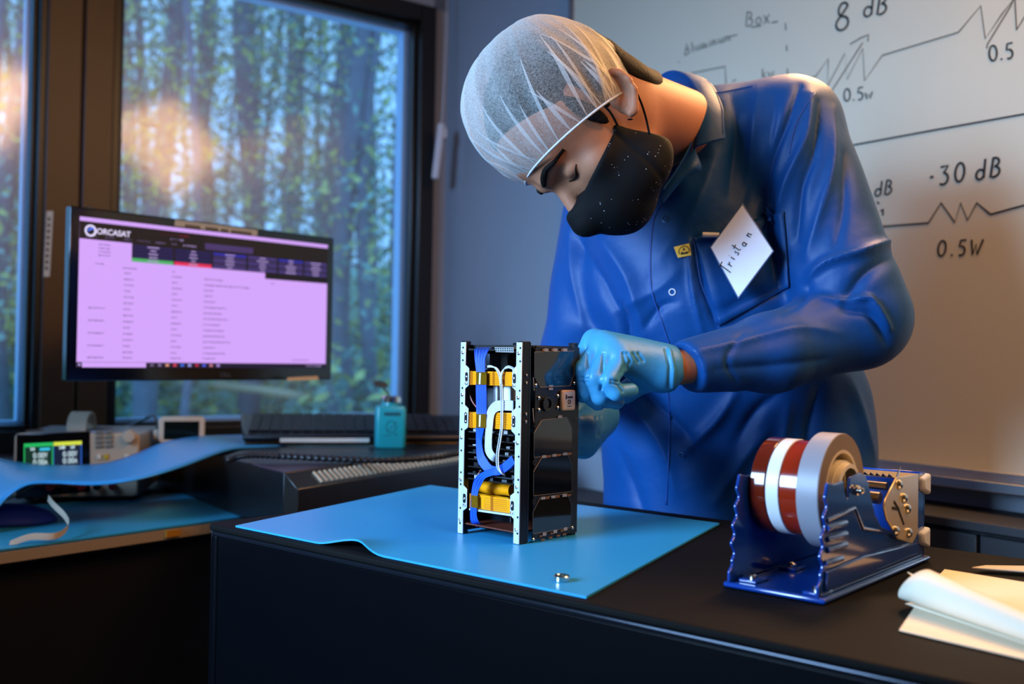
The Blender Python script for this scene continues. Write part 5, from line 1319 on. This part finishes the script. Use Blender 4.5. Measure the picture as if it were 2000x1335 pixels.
def patch(quad, nu, nv, off, th, bvh=None):
    """cloth patch lying on the surface; quad = 4 picture corners"""
    g = []
    last = None
    for j in range(nv+1):
        for i in range(nu+1):
            u_, w_ = i/nu, j/nv
            x = (quad[0][0]*(1-u_)+quad[1][0]*u_)*(1-w_)+(quad[3][0]*(1-u_)+quad[2][0]*u_)*w_
            y = (quad[0][1]*(1-u_)+quad[1][1]*u_)*(1-w_)+(quad[3][1]*(1-u_)+quad[2][1]*u_)*w_
            p = hit(x, y, off, bvh) or last; g.append(p); last = p
    q = MB(); fs = [(j*(nu+1)+i, j*(nu+1)+i+1, (j+1)*(nu+1)+i+1, (j+1)*(nu+1)+i) for j in range(nv) for i in range(nu)]
    q.add(g, fs); return q
def solid(o, th, off=-1):
    md = o.modifiers.new('s', 'SOLIDIFY'); md.thickness = th; md.offset = off; return o
def seam(pts, r=.0009, off=.0004, mt=None, name='seam', par=None, sm=5):
    P2 = [tuple(x)[:2] for x in smoothline([(x, y, 0) for x, y in pts], sm)]
    P3 = [hit(x, y, off) for x, y in P2]; P3 = [p for p in P3 if p is not None]
    q = MB(); q.tube(P3, r, 6); return q.build(name, mt or m_seam, par or coat, smooth=180)
m_seam = mat('dark_blue_seam', '0a3f86', .6)
m_seam = mat('dark_blue_seam', '0a3f86', .6)
# collar: stand (inside) and turned-down flap (outside)
m_col = mat('blue_collar_fabric', '003d78', .5, var=.05, sheen=.04, spec=.26); weave(m_col)
rimp = [P(1293, 372, 1.345), P(1325, 325, 1.350), P(1352, 272, 1.356), P(1360, 222, 1.372), P(1357, 182, 1.405), P(1340, 152, 1.455), P(1312, 140, 1.505), P(1285, 152, 1.545), P(1262, 185, 1.575), P(1245, 240, 1.58)]
innp = [P(1300, 380, 1.37), P(1335, 330, 1.385), P(1356, 290, 1.395), P(1362, 250, 1.41), P(1360, 222, 1.43), P(1350, 200, 1.47), P(1325, 192, 1.52), P(1300, 200, 1.55), P(1275, 230, 1.58), P(1255, 280, 1.58)]
outp = [P(1312, 382, 1.352), P(1345, 345, 1.352), P(1372, 292, 1.352), P(1416, 272, 1.362), P(1409, 205, 1.392), P(1385, 160, 1.45), P(1345, 146, 1.52), P(1300, 158, 1.57), P(1270, 195, 1.60), P(1252, 260, 1.60)]
R_s, I_s, O_s = smoothline(rimp, 6), smoothline(innp, 6), smoothline(outp, 6)
n_ = len(R_s)
q = MB(); vs = []
for r in (I_s, [a*.5+b2*.5 for a, b2 in zip(I_s, R_s)], R_s): vs += r
q.add(vs, [(j*n_+i, j*n_+i+1, (j+1)*n_+i+1, (j+1)*n_+i) for j in range(2) for i in range(n_-1)])
solid(q.build('collar_stand', m_col, coat, smooth=60), .0016, 0)
fR = smoothline([P(1354, 290, 1.354), P(1361, 250, 1.358), P(1361, 218, 1.372), P(1357, 182, 1.405), P(1340, 152, 1.455), P(1312, 140, 1.505), P(1285, 152, 1.545), P(1262, 185, 1.575)], 6)
fO = smoothline([P(1416, 272, 1.354), P(1413, 240, 1.362), P(1410, 208, 1.385), P(1388, 165, 1.44), P(1352, 146, 1.51), P(1315, 146, 1.56), P(1285, 162, 1.59), P(1268, 190, 1.60)], 6)
q = MB(); n2 = len(fR); vs = []
for w_, lift_ in ((0, 0), (.12, .004), (.5, .005), (.85, .003), (1, .001)):
    vs += [a*(1-w_)+b2*w_+Vector((.3, -1, .3)).normalized()*lift_ for a, b2 in zip(fR, fO)]
q.add(vs, [(j*n2+i, j*n2+i+1, (j+1)*n2+i+1, (j+1)*n2+i) for j in range(4) for i in range(n2-1)])
solid(q.build('collar_flap', m_col, coat, smooth=50), .0018, 0)
q = MB(); q.tube([p+Vector((-.002, -.0035, .001)) for p in fO[2:20]], .0005, 5); q.build('collar_stitching', m_seam, coat)
# lapel turned back under the collar point
q = MB()
lp_ = [P(1357, 290, 1.352), P(1370, 331, 1.350), P(1336, 348, 1.340)]; 
a0 = [P(1357, 286, 1.356), P(1338, 318, 1.350), P(1312, 352, 1.346), P(1288, 392, 1.350)]; a1 = [P(1360, 300, 1.356), P(1369, 331, 1.350), P(1335, 350, 1.346), P(1292, 402, 1.352)]
q.strip(smoothline(a0, 5), smoothline(a1, 5)); solid(q.build('lapel', m_col, coat, smooth=60), .0018, 0)
# seams and placket
seam([(1292, 398), (1277, 428), (1271, 480), (1272, 560), (1290, 620), (1310, 680)], .0013)
seam([(1303, 740), (1308, 820), (1306, 900), (1302, 985)], .0013)
seam([(1470, 168), (1420, 178), (1395, 182)], .0008); seam([(1592, 182), (1568, 215), (1550, 255), (1542, 300)], .0009)
# pocket
q = patch([(1352, 466), (1532, 412), (1545, 560), (1402, 636)], 16, 16, .0028, 0); solid(q.build('pocket', m_coat, coat, smooth=180), .0016)
q = patch([(1352, 463), (1405, 458), (1404, 468), (1354, 474)], 8, 2, .0055, 0); solid(q.build('pocket_hem', m_coat, coat, smooth=180), .002)
q = patch([(1483, 420), (1498, 404), (1518, 428), (1500, 440)], 5, 5, .010, 0); solid(q.build('pocket_corner', m_coat, coat, smooth=180), .002)
seam([(1352, 466), (1366, 556), (1402, 634)], .0007, .0045)
# snap buttons
m_snap = mat('white_enamel_ring', 'd8dce6', .3)
for (x, y) in ((1313, 570), (1332, 888), (1300, 428)):
    c = hit(x, y, .001); c2 = hit(x+4, y, .001); c3 = hit(x, y+4, .001)
    n = (c3-c).cross(c2-c).normalized()
    if n.dot(fwd) > 0: n = -n
    u_ = n.cross(ZU).normalized(); w_ = n.cross(u_)
    q = MB(); q.tube([c+(u_*math.cos(t)+w_*math.sin(t))*.0043 for t in [2*math.pi*i/22 for i in range(23)]], .0008, 6); q.build('snap_button', m_snap if y < 700 and y > 500 else mat('blue_grey_snap', '31557e', .3, .5), coat, label='white ring snap button' if y == 570 else 'dull blue snap button')
# yellow static warning label with hand-in-triangle mark
lc_ = hit(1333, 489, .0045); lp4 = [PP(x, y, lc_, (Vector((-.25, -1, .12))).normalized()) for x, y in ((1316, 482), (1346, 475), (1350, 498), (1324, 503))]
q = MB(); q.slab(lp4, Vector((0, .0006, 0))); el = q.build('warning_label', mat('yellow_label', 'e2c44e', .6), coat)
ln_ = Vector((-.25, -1, .12)).normalized(); ec = PP(1336, 490, lc_+ln_*.0006, ln_); e2 = PP(1344, 488.4, lc_+ln_*.0006, ln_); e3 = PP(1336.8, 498, lc_+ln_*.0006, ln_); eu = (e2-ec).normalized(); ew = (ec-e3).normalized()
q = MB(); q.use(mat('label_black', '15110a', .6)); q.tube([ec+(eu*math.cos(t)+ew*math.sin(t))*.0072 for t in [math.radians(-25+230*i/20) for i in range(21)]], .0005, 5)
q.slab([ec-eu*.005-ew*.0042, ec+eu*.006-ew*.0042, ec+eu*.004-ew*.001, ec+eu*.0015-ew*.002, ec-eu*.001-ew*.002, ec-eu*.004+ew*.0]
       , -fwd*.0002); q.slab([ec-eu*.002+ew*.001, ec+eu*.0018+ew*.001, ec+ew*.0055], -fwd*.0002); q.build('warning_mark', None, el)
# name badge (rests on the pocket)
nbp = [P(1450, 399, 1.352), P(1510, 490, 1.338), P(1442, 581, 1.345), P(1388, 483, 1.359)]
nb_t = thing('name_badge', 'white laminated diamond name badge clipped to the coat pocket', 'badge', nbp[3])
n_b = (nbp[2]-nbp[0]).cross(nbp[1]-nbp[3]).normalized()
if n_b.dot(fwd) > 0: n_b = -n_b
cn_ = sum(nbp, Vector())/4
q = MB(); q.slab([cn_+(p-cn_)*1.03+n_b*-.001 for p in nbp], n_b*.001); q.build('plastic_sleeve', mat('clear_sleeve_edge', '56688f', .15, coat=.5), nb_t, bevel=.0003)
q = MB(); q.slab([cn_+(p-cn_)*.985+n_b*.0002 for p in nbp], n_b*.0003); cd_ = q.build('card', mat('white_card', 'dde8fb', .35), nb_t)
q = MB(); q.use(mat('badge_ink', '0c0c14', .6))
letters = ['T', 'r', 'i', 's', 't', 'a', 'n']; 
for ch, x, y, h in (('T', 1424, 537, 26), ('r', 1429, 521, 20), ('i', 1434, 508, 18), ('s', 1441, 499, 18), ('t', 1443, 492, 22), ('a', 1455, 482, 18), ('n', 1465, 464, 18)):
    for l in write(ch, x, y, h, 56, 0, 1):
        q.tube([PP(a, b2, cn_+n_b*.0008, n_b) for a, b2 in l], .0007, 5)
q.build('handwritten_name', None, cd_)
pen = MB(); pen.cyl(P(1372, 458, 1.366), P(1404, 459, 1.366), .0035, 12); pen.build('white_pen', m_wp, None, label='end of a white pen poking out of the coat pocket behind the badge', category='pen')
# ---------------- gloves
m_glove = mat('blue_nitrile', '3c8fbb', .42, var=.05, vscale=40, bump=.25, bscale=90, sss=.05)
CREASE = [([(1147, 690), (1150, 715), (1145, 745)], -.003, 3), ([(1178, 692), (1177, 715), (1174, 760)], -.003, 3), ([(1218, 690), (1222, 710), (1215, 728)], -.0025, 4), ([(1225, 690), (1231, 704), (1226, 720)], -.002, 3), ([(1237, 690), (1247, 706)], -.0018, 3), ([(1247, 690), (1256, 704)], -.0018, 3),
          ([(1193, 742), (1206, 745)], -.002, 2.2), ([(1193, 748), (1208, 752)], -.002, 2.2), ([(1135, 737), (1148, 740)], -.0018, 2.2), ([(1135, 745), (1148, 748)], -.0018, 2.2), ([(1210, 755), (1216, 764)], -.002, 2.2), ([(1300, 682), (1308, 715), (1306, 755)], -.0018, 3), ([(1308, 684), (1316, 720), (1314, 757)], .0015, 3), ([(1165, 815), (1172, 830), (1168, 850)], -.002, 3), ([(1173, 812), (1178, 835)], -.0015, 3)]
def glove(nm, H, wrist, cuff, wr, lo, hi, label):
    cn = V3((cuff-wrist).normalized())
    def f(p):
        d = hand_sdf(p, H, wrist, wr, 0)
        d = smin(d, cap(p, wrist, cuff, wr, wr*1.03), .01)
        d = np.maximum(d, (p-V3(cuff))@cn - 0)
        return d
    v, F = nets(f, lo, hi, .0013); v = relax(v, F, 1, .5)
    N = vnormals(v, F); Q = proj(v); dsp = np.zeros(len(v))
    for pl, a, w in CREASE:
        d, t = segdist2d(Q, pl); dsp += a*np.exp(-(d/w)**2)
    dsp *= np.clip(-(N@np.array(fwd))*1.5, 0, 1)
    v = v + N*dsp[:, None]
    g = npobj(nm, v, F, m_glove, per); g['label'] = label
    # rolled cuff
    u_ = (cuff-wrist).normalized(); a_ = u_.cross(ZU).normalized(); b2 = u_.cross(a_)
    q = MB(); q.tube([cuff+(a_*math.cos(t)+b2*math.sin(t))*(wr*1.05+.0012*math.sin(5*t))+u_*.0015*math.sin(3*t) for t in [2*math.pi*i/40 for i in range(41)]], .0016, 8, cap=False); q.build('rolled_cuff', m_glove, g, smooth=180)
    return g
glove('glove', LHAND, P(1292, 718, 1.224), P(1312, 720, 1.229), .0240, (.055, 1.10, 1.03), (.24, 1.32, 1.17), 'blue nitrile glove on the raised hand')
glove('glove', RHAND, P(1164, 812, 1.345), P(1168, 801, 1.362), .0250, (.02, 1.20, .97), (.16, 1.40, 1.09), 'blue nitrile glove on the hand behind the satellite')
# ---------------- hair, brows, mask, hairnet
m_hair = mat('dark_brown_hair', '100a07', .75, var=.4, vscale=60, bump=.6, bscale=260, spec=.15)
def hair_sdf(p):
    q = hloc(p); S_ = np.stack([np.abs(q[:, 0]), q[:, 1], q[:, 2]], 1)
    d = ell(q, (0, -.002, -.003), (.0775, .101, .090))
    nrm = np.array([0, .62, .78], dtype=np.float32); nrm2 = np.array([0, -.30, .95], dtype=np.float32)
    cutf = -(S_[:, 2] - (.012 + (S_[:, 1]-.05)*.9))            # hairline on the brow side
    cutf = np.where(S_[:, 1] < .03, -(S_[:, 2]+.006+.9*.0), cutf)
    cutb = -(S_[:, 2] + .050 - .5*(S_[:, 1]+.04)*-1.0)
    c = np.where(S_[:, 1] > .0, cutf, np.minimum(-(S_[:, 2]+.072), cutf*0+9))
    d = smax(d, c, .006)
    d = smin(d, ell(S_, (.0690, .018, -.036), (.006, .010, .034)), .006)   # sideburn
    nk = smin(cap(p, hw(0, -.038, -.072), NB, .052, .056), head_sdf(p), .03) - .0050
    d = smin(d, smax(nk, ell(q, (0, -.084, -.060), (.066, .048, .046)), .010), .006)     # nape
    return d
lo = np.array(HC)-.15; hi = np.array(HC)+.15
v, F = nets(hair_sdf, lo, hi, .0028); hair = npobj('hair', relax(v, F, 1), F, m_hair, per)
HB = bvh_of(*[x for x in (lambda r: (np.array([w.co[:] for w in body.data.vertices])-0, r))(None)][:1], []) if False else None
me_ = body.data; co = np.empty(len(me_.vertices)*3, dtype=np.float32); me_.vertices.foreach_get('co', co)
HB = BVHTree.FromPolygons([tuple(x) for x in co.reshape(-1, 3)], [tuple(p.vertices) for p in me_.polygons])
def surf(a, u, off=.0006):
    h_ = HB.ray_cast(hw(a, .16, u), -HF); return (h_[0] + HF*off) if h_[0] is not None else hw(a, .09, u)
for s_ in (1, -1):
    q = MB(); q.tube([surf(a*s_, u, -.0004) for a, u, _ in smoothline([(.013, -.0340, 0), (.024, -.0300, 0), (.038, -.0290, 0), (.053, -.0370, 0)], 5)], [.0022+.0022*math.sin(math.pi*min(1, .15+i/17)) for i in range(16)], 8); q.build('eyebrow', m_hair, per, smooth=180)
    q = MB(); q.tube([surf(a*s_, u, .0004) for a, u, _ in smoothline([(.018, -.0585, 0), (.027, -.0630, 0), (.037, -.0630, 0), (.047, -.0575, 0)], 5)], [.0006+.0008*math.sin(math.pi*min(1, i/15)) for i in range(16)], 6); q.build('eyelashes', m_hair, per, smooth=180)
m_mask = mat('black_speckled_mask', '050507', .8, var=.3, vscale=90, spec=.2)
def speckle(m):
    nt = m.node_tree; b = nt.nodes['Principled BSDF']; tc = nt.nodes.new('ShaderNodeTexCoord')
    vo = nt.nodes.new('ShaderNodeTexVoronoi'); vo.inputs['Scale'].default_value = 230
    lt = nt.nodes.new('ShaderNodeMath'); lt.operation = 'LESS_THAN'; lt.inputs[1].default_value = .14
    no = nt.nodes.new('ShaderNodeTexNoise'); no.inputs['Scale'].default_value = 55
    gt = nt.nodes.new('ShaderNodeMath'); gt.operation = 'GREATER_THAN'; gt.inputs[1].default_value = .57
    mu = nt.nodes.new('ShaderNodeMath'); mu.operation = 'MULTIPLY'
    mx = nt.nodes.new('ShaderNodeMix'); mx.data_type = 'RGBA'; mx.inputs['B'].default_value = (.45, .5, .55, 1)
    nt.links.new(tc.outputs['Object'], vo.inputs['Vector']); nt.links.new(tc.outputs['Object'], no.inputs['Vector'])
    nt.links.new(vo.outputs['Distance'], lt.inputs[0]); nt.links.new(no.outputs['Fac'], gt.inputs[0]); nt.links.new(lt.outputs[0], mu.inputs[0]); nt.links.new(gt.outputs[0], mu.inputs[1])
    src = b.inputs['Base Color'].links[0].from_socket
    nt.links.new(src, mx.inputs['A']); nt.links.new(mu.outputs[0], mx.inputs['Factor']); nt.links.new(mx.outputs['Result'], b.inputs['Base Color'])
speckle(m_mask)
def mask_sdf(p):
    q = hloc(p); S_ = np.stack([np.abs(q[:, 0]), q[:, 1], q[:, 2]], 1)
    d = head_sdf(p) - .0032
    d = smin(d, ell(q, (0, .066, -.112), (.050, .052, .052)), .02)
    d = smin(d, cap(q, (0, .094, -.062), (0, .118, -.098), .009, .012), .018)
    d = smin(d, ell(S_, (.036, .026, -.128), (.024, .040, .032)), .02)
    # upper edge: nose bridge back to the ear; back edge: jaw
    up_ = S_[:, 2] - (-.080 + .006*np.clip(1-S_[:, 0]/.02, 0, 1) + .010*np.clip((.03-S_[:, 1])/.04, 0, 1))
    back = -(S_[:, 1] - (.010 - .018*np.clip((-.08-S_[:, 2])/.06, -1, 1)))
    d = smax(d, up_, .003); d = smax(d, back, .003)
    return d
v, F = nets(mask_sdf, np.array(hw(0, .06, -.11))-.12, np.array(hw(0, .06, -.11))+.12, .0022)
v = relax(v, F, 2)
N = vnormals(v, F); ql = (v-np.array(HC))@HM/HS
crs = np.exp(-((ql[:, 1]-.028+.25*(ql[:, 2]+.10))/.004)**2)*(-.0014); v = v + N*crs[:, None]
mk = npobj('face_mask', v, F, m_mask, per)
for s_ in (1, -1):
    q = MB(); q.tube(smoothline([hw(.067*s_, .016, -.080), hw(.0745*s_, .008, -.064), hw(.079*s_, .002, -.040), hw(.080*s_, -.008, -.030)], 5), .0015, 6)
    q.tube(smoothline([hw(.062*s_, .006, -.118), hw(.070*s_, -.006, -.106), hw(.077*s_, -.016, -.094), hw(.079*s_, -.024, -.084)], 5), .0015, 6); q.build('ear_loop', m_mask, mk, smooth=180)
# bouffant hairnet
m_net = bpy.data.materials.new('white_nonwoven_net'); m_net.use_nodes = True
nt = m_net.node_tree; b = nt.nodes['Principled BSDF']; b.inputs['Base Color'].default_value = (.60, .57, .53, 1); b.inputs['Roughness'].default_value = .8
b.inputs['Specular IOR Level'].default_value = .1
tcn = nt.nodes.new('ShaderNodeTexCoord'); nz = nt.nodes.new('ShaderNodeTexNoise'); nz.inputs['Scale'].default_value = 620; nz.inputs['Detail'].default_value = 2; nz.inputs['Distortion'].default_value = 1.0
mp = nt.nodes.new('ShaderNodeMapping'); mp.inputs['Scale'].default_value = (1, .45, 1)
mr = nt.nodes.new('ShaderNodeMapRange'); mr.inputs['From Min'].default_value = .36; mr.inputs['From Max'].default_value = .64; mr.inputs['To Min'].default_value = .08; mr.inputs['To Max'].default_value = .33
lw = nt.nodes.new('ShaderNodeLayerWeight'); lw.inputs['Blend'].default_value = .35
ad = nt.nodes.new('ShaderNodeMath'); ad.operation = 'MULTIPLY_ADD'; ad.inputs[1].default_value = .75; ad.use_clamp = True
nt.links.new(tcn.outputs['Object'], mp.inputs['Vector']); nt.links.new(mp.outputs[0], nz.inputs['Vector']); nt.links.new(nz.outputs['Fac'], mr.inputs['Value'])
nt.links.new(lw.outputs['Facing'], ad.inputs[0]); nt.links.new(mr.outputs['Result'], ad.inputs[2])
nt.links.new(ad.outputs[0], b.inputs['Alpha'])
# frame of the opening: e1 along the opening in the head's middle plane, e2 out through the dome
CO = P(1120, 252, 1.285)
E1 = Vector((.77, 0, .64)).normalized(); E2 = Vector((-.64, 0, .77)).normalized(); E3 = Vector((0, -1, 0))
sc_ = 1.285/1944
rng = random.Random(9)
NPH, NTH = 220, 90
pleat = [(rng.uniform(0, 2*math.pi), rng.uniform(.05, .13), rng.uniform(.35, 1.0), rng.uniform(-1.0, 1.0), rng.uniform(.4, 1.0)) for _ in range(74)]
def net_r(th, phi):
    """th 0 at rim .. pi/2+ at crown. returns position"""
    s = th
    e2 = -22*math.cos(s*1.0)**8 + 222*math.sin(s)      # px above the opening
    w = (138 + 34*math.sin(min(s*2.6, math.pi/2)))*math.cos(s)**.62 if s < math.pi/2 else 0
    return e2, w
vs = []
for j in range(NTH+1):
    s = (j/NTH)**1.15*math.pi/2
    e2, w = net_r(s, 0)
    for i in range(NPH):
        ph_ = 2*math.pi*i/NPH
        fold = 0
        for (p0, wd, amp, tw, ln_) in pleat:
            dph = (ph_ - p0 - tw*.7*s + math.pi) % (2*math.pi) - math.pi
            fold += amp*math.exp(-(dph/wd)**2)*math.exp(-(s/(ln_*1.1))**2)
        fold += .5*math.sin(9*ph_+5*s+2*math.sin(3*ph_))*math.sin(s)*math.cos(s)
        rim_f = math.exp(-(s/.10)**2)
        ro = 1 + (.028*(fold-.9))*(1-.6*rim_f)*math.sin(min(1, s*3+.15)*math.pi/2)
        wob = .006*math.sin(17*ph_)*rim_f
        a = math.cos(ph_)*w*ro; c = math.sin(ph_)*w*ro*1.20
        shift = 14*math.sin(s*2)                        # fuller towards the brow
        p = CO + E1*((a-shift)*sc_) + E2*((e2*(1+.012*fold*math.sin(s)))*sc_) + E3*(c*sc_)
        vs.append(p)
fs = [(j*NPH+i, j*NPH+(i+1) % NPH, (j+1)*NPH+(i+1) % NPH, (j+1)*NPH+i) for j in range(NTH) for i in range(NPH)]
q = MB(); q.add(vs, fs); net = q.build('hairnet', m_net, per, smooth=180)
q = MB(); rimv = [vs[i] for i in range(NPH)]; q.tube(rimv+[rimv[0]], .0016, 6, cap=False); q.build('elastic_band', mat('white_elastic', 'cfcac6', .7, bump=.5, bscale=300), net, smooth=180)
# fine pleat ridges where the net doubles
m_pl = bpy.data.materials.new('net_pleat'); m_pl.use_nodes = True; bb2 = m_pl.node_tree.nodes['Principled BSDF']; bb2.inputs['Base Color'].default_value = (.85, .82, .78, 1); bb2.inputs['Alpha'].default_value = .55; bb2.inputs['Roughness'].default_value = .8
nzp = m_pl.node_tree.nodes.new('ShaderNodeTexNoise'); nzp.inputs['Scale'].default_value = 260; mrp = m_pl.node_tree.nodes.new('ShaderNodeMapRange'); mrp.inputs['To Min'].default_value = .10; mrp.inputs['To Max'].default_value = .62
m_pl.node_tree.links.new(nzp.outputs['Fac'], mrp.inputs['Value']); m_pl.node_tree.links.new(mrp.outputs['Result'], bb2.inputs['Alpha'])
q = MB()
for (p0, wd, amp, tw, ln_) in pleat:
    A_, B_ = [], []
    n_ = int(10+ln_*38)
    for j in range(0, n_, 2):
        s = (j/NTH)**1.15*math.pi/2; pc = p0 + tw*.7*s
        hwid = .004+.022*max(0, math.sin(math.pi*min(1, (j+1)/n_)))**1.3*(.5+wd*5)
        def g(ph_):
            i = (ph_/(2*math.pi)*NPH) % NPH; i0 = int(i); t = i-i0
            return vs[j*NPH+i0]*(1-t)+vs[j*NPH+(i0+1) % NPH]*t
        oo = (g(pc)-(CO+E2*.05)).normalized()*.0008
        A_.append(g(pc-hwid)+oo); B_.append(g(pc+hwid)+oo)
    if len(A_) > 2: q.strip(A_, B_)
q.build('net_pleats', m_pl, net, smooth=180, kind='stuff')
# ---------------- trousers and shoes
def trou(p):
    d = cap(p, (.30, 1.58, .93), (.27, 1.60, .50), .105, .085); d = smin(d, cap(p, (.27, 1.60, .50), (.265, 1.62, .09), .085, .065), .03)
    e = cap(p, (.43, 1.56, .93), (.46, 1.55, .50), .105, .085); e = smin(e, cap(p, (.46, 1.55, .50), (.465, 1.57, .09), .085, .065), .03)
    d = smin(d, e, .03); d = np.maximum(d, .055-p[:, 2]); return np.maximum(d, p[:, 2]-1.0)
v, F = nets(trou, (.12, 1.40, .02), (.60, 1.76, 1.04), .009); npobj('trousers', relax(v, F, 1), F, mat('charcoal_trousers', '1a1c22', .8), per)
for x, y in ((.262, 1.60), (.468, 1.55)):
    def sh(p, x=x, y=y):
        d = cap(p, (x, y+.02, .045), (x-.03, y-.15, .035), .044, .040, (0, 0, 1), .8); return np.maximum(d, .002-p[:, 2])
    v, F = nets(sh, (x-.12, y-.26, -.02), (x+.12, y+.12, .14), .006); npobj('shoe', v, F, m_blk, per)
bpy.context.view_layer.update()
